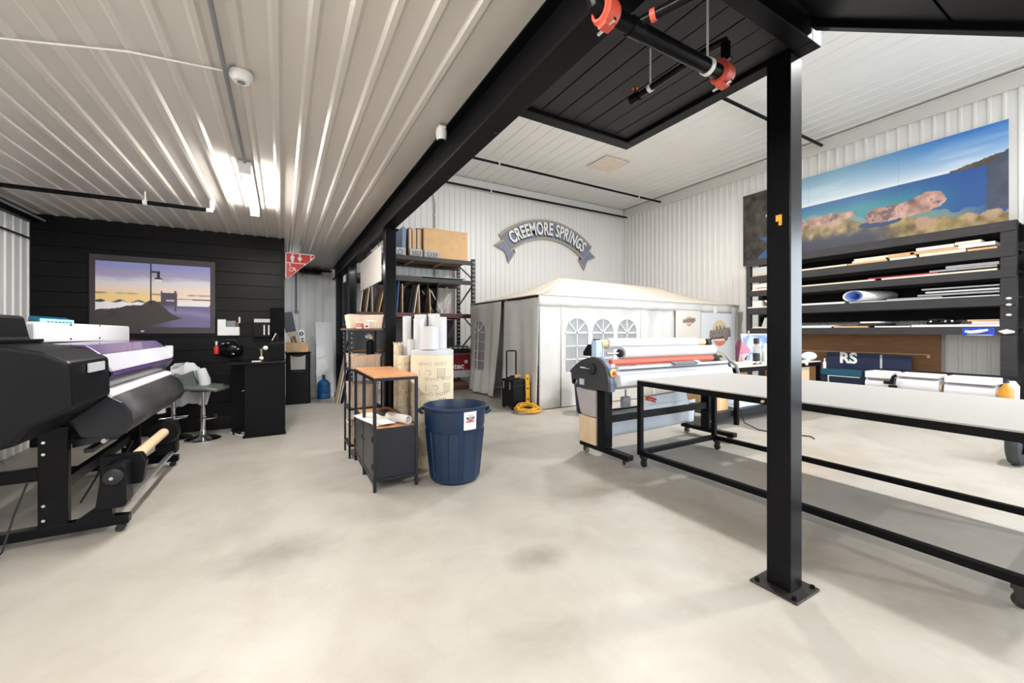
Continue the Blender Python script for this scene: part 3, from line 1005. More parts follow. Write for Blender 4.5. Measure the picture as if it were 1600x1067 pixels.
MB().tube([(-1.3, 4.2, .18), (-1.33, 4.6, .25), (-1.38, 4.9, .30), (-1.36, 5.3, .22), (-1.30, 5.5, .30)], .007, 8).build('cable', rubber, t)
MB().tube([(-1.35, 4.9, .40), (-1.35, 5.0, .28), (-1.30, 5.1, .25), (-1.25, 5.2, .4)], .010, 8).build('hose', rubber, t)

t = thing('storage_carton', 'brown carton on the floor behind the near printer leg, at the left edge', 'box', (-2.3, 4.6, 0))
MB().box(-2.62, -2.12, 4.2, 4.75, 0, .62).build('body', card_dark, t, 0, .004)
MB().box(-2.60, -2.14, 4.22, 4.73, .62, .63).build('lid', card, t, 0, .002)
t = MB().grid(lambda u, v: (-2.55 + .36 * u, 3.95 + .2 * v, .70 + .06 * math.sin(u * 3)), 6, 3).build('paper_stack', paper, None, 60, solid=.02, noauto=True)
tag(t, 'white paper lying on the brown carton at the left edge behind the printer', 'paper')
t.location.z = .632
t = thing('floor_sheet', 'white sheet of paper on the floor at the left edge in front of the printer', 'paper', (-1.55, 3.30, 0))
MB().grid(lambda u, v: (-1.86 + .45 * u, 3.3 + .30 * v - .12 * u, .003 + .012 * (u * u)), 6, 4).build('sheet', paper, t, 60, solid=.003)
t = thing('floor_cable', 'thin black power cord hanging from the printer foot to the floor sheet', 'cord', (-1.58, 3.8, 0))
MB().tube([(-1.47, 3.93, .45), (-1.52, 3.90, .25), (-1.54, 3.82, .05), (-1.56, 3.6, .008), (-1.60, 3.48, .008)], .006, 8).build('cord_run', rubber, t)

# ------------------------------------------------------------------ bar stools and jacket
def bar_stool(x, y, rz, label):
    t = thing('bar_stool', label, 'stool', (0, 0, 0))
    MB().lathe([(0, .0), (.205, .0), (.205, .012), (.17, .03), (.08, .05), (.045, .07), (.04, .12), (.032, .14), (0, .14)], n=36).build('base', chrome, t)
    MB().cyl((0, 0, .1), (0, 0, .42), .030, n=20).build('outer_column', chrome, t)
    MB().cyl((0, 0, .42), (0, 0, .67), .022, n=20).build('gas_lift', chrome, t)
    pts = [(.17 * math.cos(a), .17 * math.sin(a), .30) for a in [R(-75 + 10 * k) for k in range(16)]]
    pts = [(.02, -.02, .30)] + pts + [(.02, .02, .30)]
    MB().tube(pts, .010, 10).build('footrest', chrome, t)

    def shell(u, v):
        # v from front lip to back top, u across
        s_ = u * 2 - 1
        wd = .21 * (1 - .25 * max(0, v - .55)) * (1 - .12 * max(0, .15 - v) / .15)
        if v < .62:
            q = v / .62
            x_ = .24 - .44 * q
            z_ = .70 - .018 * math.sin(q * math.pi) - .02 * max(0, .2 - q) / .2
        else:
            q = (v - .62) / .38
            x_ = -.20 - .05 * q - .01 * math.sin(q * 3)
            z_ = .70 + .18 * q ** 1.1
        z_ += .035 * abs(s_) ** 2.5 * (1 if v > .3 else v / .3)
        x_ += .03 * abs(s_) ** 2 * (v > .62)
        return (x_, wd * s_, z_)
    MB().grid(shell, 12, 22).build('seat', grey_fabric, t, 60, solid=.045)
    MB().box(-.10, .10, -.10, .10, .655, .675).build('seat_plate', steel_dark, t, 0, .004)
    t.location = (x, y, 0)
    t.rotation_euler.z = rz
    t['label'] = label
    return t


st = bar_stool(-.92, 6.78, R(-18), 'grey vinyl bar stool with chrome pedestal in front of the black counter')
dup(st, (-1.27, 7.0, 0), 'bar stool behind the printer with a white jacket over its back', rz=R(-70))


def jacket(u, v):
    # draped over the back of the rear stool: u across, v from front hem over the top to rear hem
    s_ = u * 2 - 1
    w_ = .25 + .03 * abs(v - .4)
    fold = .018 * math.sin(s_ * 9 + v * 3) * (abs(v - .45) + .2)
    d = (v - .45)
    z = 1.02 - 1.15 * abs(d) ** 1.15 - .05 * s_ * s_ + .02 * math.sin(s_ * 4)
    y = -.035 * (1 if d > 0 else -1) * min(1, abs(d) * 10)
    if d < 0: z = max(z, .72)
    return (-1.16 + w_ * .8 * s_ * (1 - .25 * max(0, .12 - abs(d)) / .12), 7.04 - y - fold + (.05 * abs(s_)), z + .008 * math.sin(s_ * 13))


t = thing('jacket', 'white jacket draped over the back of the rear bar stool', 'jacket', (-1.11, 7.05, .4))
MB().grid(jacket, 22, 26).build('body', white_cloth, t, 60, solid=.014)
for sx, L in ((-1, .56), (1, .48)):
    pts = [(-1.16 + sx * .18, 7.02, .93), (-1.16 + sx * .23, 6.98, .78), (-1.17 + sx * .25, 6.97, .62), (-1.17 + sx * .22, 6.96, .93 - L)]
    MB().tube(pts, [.06, .07, .065, .05], 12).build('sleeve', white_cloth, t, 60)
MB().tube([(-1.25, 7.01, 1.0), (-1.16, 6.97, 1.02), (-1.07, 7.01, 1.0), (-1.16, 7.06, 1.03)], .026, 10, closed=True).build('collar', white_cloth, t, 60)

# ------------------------------------------------------------------ black counter
t = thing('standing_counter', 'black standing-height counter with solid end panel against the black wall', 'counter', (-.2, 6.9, 0))
MB().box(-.64, .055, 6.52, 7.34, 1.005, 1.035).build('worktop', black_satin, t, 0, .004)
MB().box(-.44, .045, 6.56, 6.60, .03, 1.004).build('end_panel', black_satin, t, 0, .003)
MB().box(-.46, .055, 6.545, 6.615, 0, .03).build('plinth', black, t, 0, .002)
MB().box(-.15, .04, 7.0, 7.03, 1.036, 1.28).build('privacy_panel', black_satin, t, 0, .003)
MB().box(-.62, -.45, 7.0, 7.33, .0, 1.0).build('cabinet', black, t, 0, .003)
MB().cyl((-.50, 6.995, .60), (-.46, 6.995, .60), .008, n=8).build('handle', chrome, t)
t = thing('power_strip', 'white cable and plug on the floor beside the counter end panel', 'cable', (-.52, 6.7, 0))
MB().tube([(-.64, 6.98, .012), (-.56, 6.85, .012), (-.52, 6.74, .012), (-.47, 6.68, .012)], .010, 8).build('cable_run', white_plastic, t)
MB().box(-.60, -.50, 6.86, 6.93, 0, .04).build('plug_block', black_plastic, t, 0, .004)

t = thing('wall_holder', 'white wall holder with a small telephone on the black wall above the counter', 'holder', (-.69, 7.33, 1.38))
MB().prism([(-.82, 1.40), (-.82, 1.64), (-.72, 1.64), (-.72, 1.53), (-.55, 1.53), (-.55, 1.40)], 'xz', 7.27, 7.348).build('shell', white_plastic, t, 0, .006)
MB().box(-.715, -.60, 7.30, 7.348, 1.532, 1.62).build('telephone', grey_plastic, t, 0, .004)
MB().box(-.59, -.565, 7.30, 7.348, 1.535, 1.60).build('card_slot', card_dark, t, 0, .002)
MB().box(-.565, -.545, 7.335, 7.348, 1.59, 1.68).build('label_strip', white_plastic, t, 0)
t = thing('tool_bag', 'black tool bag hanging on the black wall under the white holder', 'bag', (-.67, 7.25, 1.06))
MB().ball((-.65, 7.24, 1.19), .15, 20, 12, (1.0, .55, .78)).build('pouch', black_satin, t, 60)
MB().tube([(-.75, 7.2, 1.27), (-.70, 7.15, 1.335), (-.60, 7.15, 1.335), (-.54, 7.2, 1.25)], .014, 8).build('handle', rubber, t)
for x, z in ((-.74, 1.28), (-.68, 1.29), (-.60, 1.23), (-.56, 1.20), (-.62, 1.13)):
    MB().ball((x, 7.155, z), .014, 10, 6, (1.5, .6, .8)).build('glint_bead', chrome, t, 60)  # chrome beads put in for the highlights on the dark pouch
t = thing('red_canister', 'small red canister with white cap on the wall beside the tool bag', 'canister', (-.83, 7.26, 1.11))
MB().lathe([(0, 0), (.03, 0), (.034, .02), (.034, .10), (.014, .13), (0, .13)], (-.83, 7.26, 1.13), 16).build('body', red, t)
MB().lathe([(0, 0), (.014, 0), (.016, .05), (0, .06)], (-.83, 7.26, 1.262), 12).build('cap', white_plastic, t)
MB().box(-.86, -.80, 7.29, 7.348, 1.115, 1.13).build('bracket', black, t)
t = thing('file_holder', 'black file holder with white papers on the black wall right of the telephone', 'holder', (-.26, 7.3, 1.38))
MB().box(-.38, -.14, 7.2, 7.348, 1.38, 1.39).box(-.38, -.14, 7.2, 7.21, 1.39, 1.60).box(-.38, -.37, 7.2, 7.348, 1.39, 1.66).box(-.15, -.14, 7.2, 7.348, 1.39, 1.66).build('tray', black_plastic, t, 0, .003)
MB().box(-.365, -.155, 7.25, 7.30, 1.391, 1.655).build('papers', paper, t, 0)
for x in (-.24, -.18):
    MB().box(x, x + .018, 7.195, 7.2, 1.41, 1.56).build('spine_label', white_plastic, t, 0)
t = thing('monitor', 'black monitor seen edge-on above the counter at the wall corner', 'monitor', (-.04, 7.05, 1.036))
MB().obox((-.06, 7.06, 1.63), (.22, .03, .38), (0, 0, R(-38))).build('screen', black_satin, t, 0, .006)
MB().box(-.08, -.04, 7.06, 7.10, 1.3, 1.50).build('arm', black_plastic, t, 0, .004)
MB().box(-.15, .03, 7.035, 7.2, 1.281, 1.30).build('stand', black_plastic, t, 0, .004)
MB().obox((-.10, 7.03, 1.38), (.012, .012, .12), (0, R(25), 0)).build('stylus', white_plastic, t, 0)
t = thing('desk_gadget', 'small desk lamp with round white head and gold stem on the counter', 'lamp', (-.28, 6.72, 1.036))
MB().box(-.37, -.22, 6.66, 6.80, 1.036, 1.052).build('base', black_plastic, t, 0, .004)
MB().box(-.36, -.25, 6.652, 6.66, 1.037, 1.050).build('trim_strip', white_plastic, t, 0)
MB().cyl((-.25, 6.73, 1.05), (-.25, 6.73, 1.21), .012, n=12).build('stem', M('brass', (196, 170, 110), .3, .8), t)
MB().ball((-.25, 6.72, 1.08), .028, 12, 8).build('joint', white_plastic, t, 60)
MB().ball((-.20, 6.70, 1.225), .032, 14, 9).build('head', white_plastic, t, 60)
MB().cyl((-.28, 6.72, 1.205), (-.2, 6.70, 1.22), .010, n=10).build('head_arm', chrome, t)

# ------------------------------------------------------------------ corridor
t = thing('waste_bin', 'tall black bin cabinet with a clear window at the corridor entrance', 'bin', (.30, 9.32, 0))
bmat = black_plastic
MB().prism([(.075, 9.13), (.47, 9.13), (.51, 9.18), (.51, 9.56), (.075, 9.56)], 'xy', 0, 1.02).build('body', bmat, t, 0, .015)
MB().box(.06, .525, 9.11, 9.57, 1.021, 1.05).build('lid', bmat, t, 0, .01)
MB().prism([(.15, .99), (.19, .97), (.25, .955), (.32, .955), (.38, .97), (.42, .99), (.415, .70), (.16, .70)], 'xz', 9.118, 9.129).build('window', clear_plastic, t, 0)
MB().box(.17, .40, 9.11, 9.129, .655, .67).build('handle', steel_dark, t, 0)
t = thing('open_carton', 'low open cardboard box on top of the black waste bin', 'box', (.29, 9.35, 1.05))
mb = MB().box(.08, .47, 9.15, 9.50, 1.051, 1.06)
for a in ((.08, .47, 9.15, 9.158), (.08, .47, 9.492, 9.50), (.08, .088, 9.158, 9.492), (.462, .47, 9.158, 9.492)):
    mb.box(*a, 1.06, 1.24)
mb.build('tray', card, t, 0)
MB().box(.20, .29, 9.144, 9.151, 1.07, 1.22).build('tape', card_pale, t, 0)
t = thing('push_broom', 'grey snow brush standing in the carton with its head up', 'brush', (.2, 9.42, 1.06))
MB().obox((.13, 9.40, 1.66), (.19, .05, .42), (0, R(-10), 0)).build('head', M('slate_grey', (84, 86, 96), .5), t, 0, .012)
MB().obox((.19, 9.40, 1.41), (.19, .045, .07), (0, R(-10), 0)).build('bristles', M('cream_bristles', (200, 186, 160), .9, bump=.6, bscale=200), t, 0)
MB().obox((.23, 9.40, 1.22), (.10, .03, .30), (0, R(-14), 0)).build('handle', card_dark, t, 0, .004)
t = thing('paint_stick', 'bundle of pale wooden sticks in the carton beside the brush', 'sticks', (.2, 9.25, 1.06))
MB().bar((.30, 9.25, 1.07), (.12, 9.28, 1.46), .03, .012).bar((.26, 9.27, 1.07), (.16, 9.30, 1.38), .03, .012).build('sticks', wood_pale, t, 0)
t = thing('small_sign', 'small white sign with a blue swirl standing in the carton', 'sign', (.38, 9.38, 1.06))
MB().obox((.37, 9.38, 1.30), (.10, .01, .40), (0, R(-4), 0)).build('panel', signw, t, 0, .002)
MB().lathe([(.02, 0), (.04, 0), (.04, .004), (.02, .004), (.02, 0)], (.355, 9.369, 1.42), 16, 'y').build('swirl', navy, t, 0)
for k in range(3):
    MB().box(.35, .40, 9.370, 9.3745, 1.20 + k * .05, 1.225 + k * .05).build('stripe', navy, t, 0)

t = thing('water_jug', 'blue translucent water cooler bottle on the floor of the corridor', 'jug', (.80, 9.68, 0))
blueglass = glassy('blue_jug_plastic', (24, 92, 150), .80, .1)
MB().lathe([(0, .0), (.12, .0), (.135, .02), (.135, .10), (.128, .115), (.135, .13), (.135, .25), (.128, .265), (.135, .28), (.13, .33), (.09, .39), (.035, .42), (.030, .47), (.030, .50)], (.80, 9.68, 0), 28).build('bottle', blueglass, t)
MB().lathe([(.0, .0), (.034, .0), (.034, .045), (0, .045)], (.80, 9.68, .47), 16).build('cap', M('blue_cap', (30, 60, 110), .4), t)
t = thing('sheet_board', 'tall white sheet panel leaning on the corridor end wall', 'panel', (.88, 9.95, 0))
MB().add([], []).prism([(9.80, .012), (9.82, .012), (10.10, 1.68), (10.08, 1.68)], 'yz', .67, 1.02).build('sheet', M('white_sheet', (212, 212, 214), .45, var=.04), t, 0)
MB().prism([(9.795, .0), (9.825, .0), (9.828, .02), (9.797, .02)], 'yz', .67, 1.02).build('edge_strip', lightgrey, t, 0)
t = thing('sheet_board', 'narrow grey strip panel leaning behind the tall white sheet', 'panel', (.66, 10.2, 0))
MB().prism([(10.12, 0), (10.14, 0), (10.34, 1.35), (10.32, 1.35)], 'yz', .57, .665).build('sheet', paper_grey, t, 0)
t = thing('conduit', 'dark vertical conduit on the corridor end wall under the restroom sign', 'pipe', (.30, 10.46, 1.9))
MB().tube([(.29, 10.45, 1.95), (.29, 10.45, 2.9)], .02, 8).build('pipe', grey_plastic, t)
MB().box(.25, .33, 10.42, 10.48, 1.92, 1.95).build('end_box', grey_plastic, t)
t = thing('ceiling_track', 'black bracket under the ceiling at the end of the corridor', 'bracket', (.65, 10.3, 2.8))
MB().box(.35, .80, 10.25, 10.48, 2.80, 2.90).box(.80, 1.03, 10.3, 10.48, 2.87, 2.90).build('rail', black, t, 0, .004)
MB().box(.4, .42, 10.23, 10.25, 2.72, 2.9).build('hanger', steel_dark, t)

# ------------------------------------------------------------------ metal and wood cabinet trolley
t = thing('metal_cabinet', 'low dark metal cabinet with oak top and open shelf beside the navy bin', 'cabinet', (.92, 4.3, 0))
X0, X1, Y0, Y1 = .715, 1.125, 3.745, 4.84
for x in (X0, X1 - .028):
    for y in (Y0, Y0 + (Y1 - Y0) / 2 - .014, Y1 - .028):
        if x > X0 and abs(y - (Y0 + (Y1 - Y0) / 2 - .014)) < .01:
            continue
        MB().box(x, x + .028, y, y + .028, 0, 1.005).build('leg', navy_steel, t, 0, .002)
mb = MB()
for z in (1.005, .545, .095):
    mb.box(X0, X1, Y0 + .0005, Y0 + .027, z, z + .025).box(X0, X1, Y1 - .027, Y1, z, z + .025).box(X0 + .0005, X0 + .027, Y0 + .027, Y1 - .027, z, z + .025).box(X1 - .027, X1, Y0 + .027, Y1 - .027, z, z + .025)
mb.build('frame', navy_steel, t, 0)
MB().box(X0 + .004, X1 - .004, Y0 + .004, Y1 - .004, 1.031, 1.048).build('top', wood, t, 0, .003)
MB().box(X0 + .028, X1 - .028, Y0 + .028, Y1 - .028, .555, .572).build('shelf', wood, t, 0)
MB().box(X0 + .028, X1 - .028, Y0 + .028, Y1 - .028, .10, .112).build('floor_panel', navy_steel, t, 0)
MB().box(X0 + .029, X1 - .029, Y0 + .008, Y0 + .014, .121, .544).build('side_panel', navy_steel, t, 0)
MB().box(X0 + .029, X1 - .029, Y1 - .014, Y1 - .008, .121, .544).build('side_panel', navy_steel, t, 0)
MB().box(X1 - .012, X1 - .006, Y0 + .03, Y1 - .03, .121, .544).build('dark_backing', navy_steel, t, 0)
dm = M('grey_metal_door', (58, 58, 62), .4, .3, var=.1)
ym = (Y0 + Y1) / 2
for a, b, h in ((Y0 + .03, ym - .016, 1), (ym + .016, Y1 - .03, 0)):
    d = MB().box(X0 + .004, X0 + .018, a, b, .124, .542).build('door', dm, t, 0, .003)
    MB().lathe([(0, 0), (.012, 0), (.014, .014), (0, .016)], (X0 - .012, (ym - .05 if h else ym + .05), .38), 12, 'x').build('knob', steel_dark, d)
    for z in (.2, .45):
        yy = a + .01 if h else b - .01
        MB().cyl((X0 + .0, yy, z), (X0 + .0, yy, z + .05), .007, n=8).build('hinge', black, d)


def sheet(name, label, cat, p0, ux, uy, W, L, mat, curl=.01, group=None):
    p0, ux, uy = Vector(p0), Vector(ux).normalized(), Vector(uy).normalized()
    o = MB().grid(lambda u, v: p0 + ux * (u * W) + uy * (v * L) + Vector((0, 0, curl * (math.sin(u * 3.1) * .5 + (v - .5) ** 2 * 2))), 8, 8).build(name, mat, None, 60, solid=.003, noauto=True)
    return tag(o, label, cat, group)


sheet('paper_sheet', 'large white drawing sheet lying on the open shelf of the metal cabinet', 'paper', (.77, 3.84, .575), (.9, .3, 0), (-.2, .95, 0), .26, .62, paper, .012)
sheet('paper_sheet', 'folded white sheet on the front corner of the cabinet shelf', 'paper', (.80, 3.80, .592), (1, .1, 0), (-.1, 1, 0), .13, .22, paper, .008)
sheet('magazine', 'dark printed sheets lying at the back of the cabinet shelf', 'magazine', (.90, 4.25, .583), (.9, .2, 0), (-.1, .9, 0), .17, .34, M('dark_print', (60, 58, 58), .35, var=.3, scale=20), .004)
t = thing('paper_roll', 'rolled white paper tube lying on the open shelf of the metal cabinet', 'roll', (1.0, 3.95, .574))
pr = MB()
for k in range(2):
    pr.tube([(1.05, 3.80, .614), (.93, 4.10, .614)], .04 - k * .008, 20, caps=False)
pr.build('roll', paper, t, 60, solid=.002, noauto=True)
MB().cyl((1.046, 3.81, .614), (.934, 4.09, .614), .018, n=14).build('inner_turns', paper_grey, t)

# ------------------------------------------------------------------ narrow shelf with baskets
t = thing('basket_stand', 'narrow black metal stand of four tiers holding woven baskets behind the cabinet', 'shelf', (.86, 5.1, 0))
SX0, SX1, SY0, SY1 = .665, 1.045, 4.905, 5.30
for x in (SX0, SX1 - .022):
    for y in (SY0, SY1 - .022):
        MB().box(x, x + .022, y, y + .022, 0, 1.47).build('leg', navy_steel, t, 0, .002)
for z in (.13, .55, 1.0, 1.475):
    e = 0 if z < 1.4 else .035
    MB().box(SX0 - e, SX1 + e * .2, SY0 - .0, SY1 + e, z, z + .018).build('shelf', navy_steel if z < 1.4 else M('shelf_top_brown', (112, 92, 84), .5), t, 0, .002)


def basket(x0, x1, y0, y1, z, h, label, mat=wicker):
    t = thing('basket', label, 'basket', ((x0 + x1) / 2, (y0 + y1) / 2, z))
    tp = .018
    outer = [(x0 + tp, y0 + tp), (x1 - tp, y0 + tp), (x1 - tp, y1 - tp), (x0 + tp, y1 - tp)]
    top = [(x0, y0), (x1, y0), (x1, y1), (x0, y1)]
    v = [(p[0], p[1], z + .002) for p in outer] + [(p[0], p[1], z + h) for p in top]
    ti = .012
    inn = [(x0 + ti, y0 + ti, z + h), (x1 - ti, y0 + ti, z + h), (x1 - ti, y1 - ti, z + h), (x0 + ti, y1 - ti, z + h)]
    inb = [(p[0] + (ti if p[0] < (x0 + x1) / 2 else -ti), p[1] + (ti if p[1] < (y0 + y1) / 2 else -ti), z + .014) for p in outer]
    v += inn + inb
    f = [(3, 2, 1, 0)]
    for i in range(4):
        j = (i + 1) % 4
        f += [(i, j, 4 + j, 4 + i), (4 + i, 4 + j, 8 + j, 8 + i), (8 + i, 8 + j, 12 + j, 12 + i)]
    f.append((12, 13, 14, 15))
    MB().add(v, f).build('body', mat, t, 0)
    rim = [(x0, y0, z + h), (x1, y0, z + h), (x1, y1, z + h), (x0, y1, z + h)]
    MB().tube(rim, .011, 8, closed=True).build('rim', mat, t)
    # vertical weave ribs
    mb = MB()
    n = max(4, int((x1 - x0) / .022))
    for k in range(n):
        u = (k + .5) / n
        for yy, s_ in ((y0, -1), (y1, 1)):
            mb.tube([(x0 + tp + (x1 - x0 - 2 * tp) * u, yy - s_ * tp, z + .01), (x0 + (x1 - x0) * u, yy, z + h - .01)], .006, 5)
    n = max(4, int((y1 - y0) / .022))
    for k in range(n):
        u = (k + .5) / n
        for xx, s_ in ((x0, -1), (x1, 1)):
            mb.tube([(xx - s_ * tp, y0 + tp + (y1 - y0 - 2 * tp) * u, z + .01), (xx, y0 + (y1 - y0) * u, z + h - .01)], .006, 5)
    o = mb.build('weave', mat, t)
    o['kind'] = 'stuff'
    return t


basket(.675, 1.05, 4.90, 5.28, 1.494, .155, 'cream bin basket on the top tier of the narrow stand', M('cream_basket', (226, 208, 190), .7, var=.05))
MB().box(.86, .96, 4.893, 4.898, 1.575, 1.59).build('handle_slot', signw, bpy.data.objects['basket'], 0)
basket(.69, 1.02, 4.895, 5.275, 1.019, .165, 'woven basket on the second tier of the narrow stand, above the oak top')
basket(.69, 1.0, 4.93, 5.275, .569, .27, 'woven basket on the third tier of the narrow stand, seen through the open cabinet')
basket(.69, .97, 4.93, 5.27, .149, .22, 'woven basket on the lowest tier of the narrow stand')
t = thing('tape_pot', 'small white pot with red print in front of the cream basket', 'pot', (.80, 4.87, 1.493))
MB().lathe([(0, 0), (.03, 0), (.032, .07), (.026, .07), (.024, .01), (0, .01)], (.775, 4.875, 1.494), 18).build('body', paper, t)
MB().lathe([(.0308, .012), (.0322, .012), (.033, .06), (.0318, .06), (.0308, .012)], (.775, 4.875, 1.494), 18).build('label_band', M('pink_red_print', (205, 110, 104), .5, var=.3, scale=30), t)
t = thing('small_carton', 'small white carton beside the red-printed pot on the narrow stand', 'box', (.85, 4.875, 1.494))
MB().box(.825, .885, 4.85, 4.90, 1.494, 1.548).build('body', paper, t, 0, .002)
MB().box(.835, .87, 4.848, 4.85, 1.505, 1.53).build('print_patch', red, t, 0)
t = thing('spray_bottle', 'white hand pump bottle with dark base on the third shelf gap of the narrow stand', 'bottle', (.93, 5.15, 1.019))
MB().lathe([(0, 0), (.05, 0), (.05, .3), (.02, .33), (0, .33)], (.955, 5.18, 1.036), 16).build('body', black_plastic, t)
MB().tube([(.955, 5.18, 1.36), (.955, 5.18, 1.40), (.93, 5.16, 1.42), (.90, 5.14, 1.39)], .022, 10).build('pump', white_plastic, t)

# ------------------------------------------------------------------ printed packing rolls
rollpap = M('printed_wrap_paper', (226, 212, 186), .65, var=.05)
ink = M('wrap_ink', (120, 110, 98), .7, var=.1)


def wrapped_roll(x, y, r, h, label, rows, seed, top=True):
    rng = random.Random(seed)
    t = thing('wrapped_roll', label, 'roll', (x, y, 0))
    MB().lathe([(0, 0), (r, 0), (r, h), (r - .004, h + .002), (0, h + .002)], (x, y, 0), 40).build('wrapping', rollpap, t)
    mb = MB()

    def place(v, f, a0, z, sc=1.0):
        mb.add([(x + (r + .0012 + p[2]) * math.sin(a0 + p[0] * sc / r), y - (r + .0012 + p[2]) * math.cos(a0 + p[0] * sc / r), z + p[1] * sc) for p in v], f)
    tv, tf = text_geo('WHO HOIT', .052, .0004, -.001, space=1.25)
    def frame(w_, h_, th=.004):
        b = MB()
        n = 6
        for (xa, xb, ya, yb) in ((-w_ / 2, w_ / 2, h_ / 2 - th, h_ / 2), (-w_ / 2, w_ / 2, -h_ / 2, -h_ / 2 + th), (-w_ / 2, -w_ / 2 + th, -h_ / 2, h_ / 2), (w_ / 2 - th, w_ / 2, -h_ / 2, h_ / 2)):
            b.grid(lambda u, v: (xa + (xb - xa) * u, ya + (yb - ya) * v, 0), n, 1)
        return b
    for k in range(rows):
        z = h - .09 - k * .16
        if z < .05: break
        nc = max(1, int(2 * math.pi * r / .40))
        for j in range(nc):
            a = -.25 + j * 2 * math.pi / nc + .3 * (k % 2) + rng.uniform(-.05, .05)
            place(tv, tf, a, z)
            b = frame(.09, .10)
            for q in range(4):
                b.grid(lambda u, v, q=q: (-.035 + .07 * u, -.035 + .02 * q + .005 * v, 0), 4, 1)
            place(b.v, b.f, a + .06 / r * 1.5, z - .10)
            pts = [(-.13, -.02), (-.02, -.02), (.0, .0), (-.01, .03), (-.05, .035), (-.13, .03)]
            c = MB()
            for m_ in range(len(pts)):
                p, q_ = Vector(pts[m_] + (0,)), Vector(pts[(m_ + 1) % len(pts)] + (0,))
                d = (q_ - p).normalized(); nn = Vector((-d.y, d.x, 0)) * .0018
                c.add([p - nn, q_ - nn, q_ + nn, p + nn], [(0, 1, 2, 3)])
            place(c.v, c.f, a - .02 / r, z - .10)
    if mb.v:
        mb.build('printing', ink, t, 0)['kind'] = 'stuff'
    return t


wr = wrapped_roll(1.46, 4.33, .235, 1.20, 'wide roll wrapped in printed tan paper standing behind the navy bin', 7, 1)
MB().lathe([(0, 0), (.232, 0), (.236, .012), (.236, .05), (.20, .062), (0, .062)], (1.46, 4.33, 1.202), 40).build('end_disc', vinyl_white, wr)
wrapped_roll(1.195, 4.55, .062, 1.18, 'slim wrapped roll standing between the cabinet and the wide wrapped roll', 6, 4)
wrapped_roll(1.178, 4.72, .05, 1.30, 'slim torn-topped wrapped roll farthest left, in front of the black post', 6, 6)
t = thing('torn_paper', 'torn tan paper tuft on top of the leftmost slim wrapped roll', 'paper', (1.178, 4.72, 1.302))
mb = MB()
for k in range(9):
    a = k * .7
    mb.add([(1.178 + .05 * math.cos(a), 4.72 + .05 * math.sin(a), 1.302), (1.178 + .05 * math.cos(a + .6), 4.72 + .05 * math.sin(a + .6), 1.302), (1.178 + .055 * math.cos(a + .3), 4.72 + .055 * math.sin(a + .3), 1.34)], [(0, 1, 2)])
mb.build('tuft', rollpap, t, 0, solid=.002)


def media_roll(x, y, z, r, h, label, lean=0.0, cap=None):
    t = thing('media_roll', label, 'roll', (x, y, z))
    dx = Vector((lean * h, .0, 0))
    MB().tube([Vector((x, y, z + .001)), Vector((x, y, z + h)) + dx], r, 28).build('vinyl', vinyl_white, t)
    MB().tube([Vector((x, y, z + h + .0005)) + dx, Vector((x, y, z + h + .004)) + dx], r * .42, 16).build('core', core, t)
    return t


media_roll(1.39, 4.21, 1.265, .10, .245, 'short white vinyl roll standing in front on the wide wrapped roll')
media_roll(1.235, 4.37, 1.20, .04, .17, 'short slim white roll at the left edge of the wrapped rolls')
media_roll(1.58, 4.46, 1.265, .095, .36, 'tall white vinyl roll at the back right of the wide wrapped roll')
media_roll(1.36, 4.50, 1.265, .06, .34, 'white vinyl roll behind the short front roll on the wide wrapped roll')
media_roll(1.45, 4.72, 0, .075, 1.66, 'full height white vinyl roll standing on the floor behind the wide wrapped roll')
media_roll(1.30, 4.78, 0, .05, 1.64, 'slim full height white roll standing on the floor right of the black post')
media_roll(1.60, 4.66, 0, .07, 1.67, 'full height white vinyl roll on the floor at the right of the roll group', -.004)

# ------------------------------------------------------------------ navy round bin
t = thing('round_bin', 'large navy blue round rubbish bin with two handles and a white sticker', 'bin', (1.50, 3.75, 0))
bc = (1.50, 3.75, 0)


def binr(z): return .24 + .045 * min(1, z / .55)


prof = [(0, 0.0), (.215, 0.0), (.24, .03), (.284, .52), (.287, .535), (.294, .55), (.300, .70), (.312, .712), (.314, .735), (.300, .738), (.288, .70), (.274, .55), (.232, .04), (0, .03)]
MB().lathe(prof, bc, 48).build('body', bluebin, t, 30)
for k in range(12):
    a = k * math.pi / 6 + .1
    lo, hi = Vector((.238 * math.cos(a), .238 * math.sin(a), .05)), Vector((.283 * math.cos(a), .283 * math.sin(a), .50))
    tx = Vector((-math.sin(a), math.cos(a), 0))
    n_ = Vector((math.cos(a), math.sin(a), 0))
    w0 = .052
    v = []
    for p in (lo, hi):
        for s_, d in ((-1, -.006), (-.85, .006), (.85, .006), (1, -.006)):
            v.append(Vector(bc) + p + tx * s_ * w0 + n_ * d)
    v2 = [v[0], v[1], v[2], v[3], v[4], v[5], v[6], v[7]]
    MB().add(v2, [(0, 1, 5, 4), (1, 2, 6, 5), (2, 3, 7, 6), (4, 5, 6, 7), (0, 3, 2, 1)]).build('raised_panel', bluebin, t, 0)
for a in (R(152), R(-28)):
    n_ = Vector((math.cos(a), math.sin(a), 0)); tx = Vector((-math.sin(a), math.cos(a), 0))
    c = Vector(bc) + n_ * .30
    pts = [c + tx * -.085 + Vector((0, 0, .66)), c + tx * -.08 + n_ * .045 + Vector((0, 0, .685)), c + tx * .08 + n_ * .045 + Vector((0, 0, .685)), c + tx * .085 + Vector((0, 0, .66))]
    MB().tube(pts, .017, 10).build('handle', bluebin, t, 60)


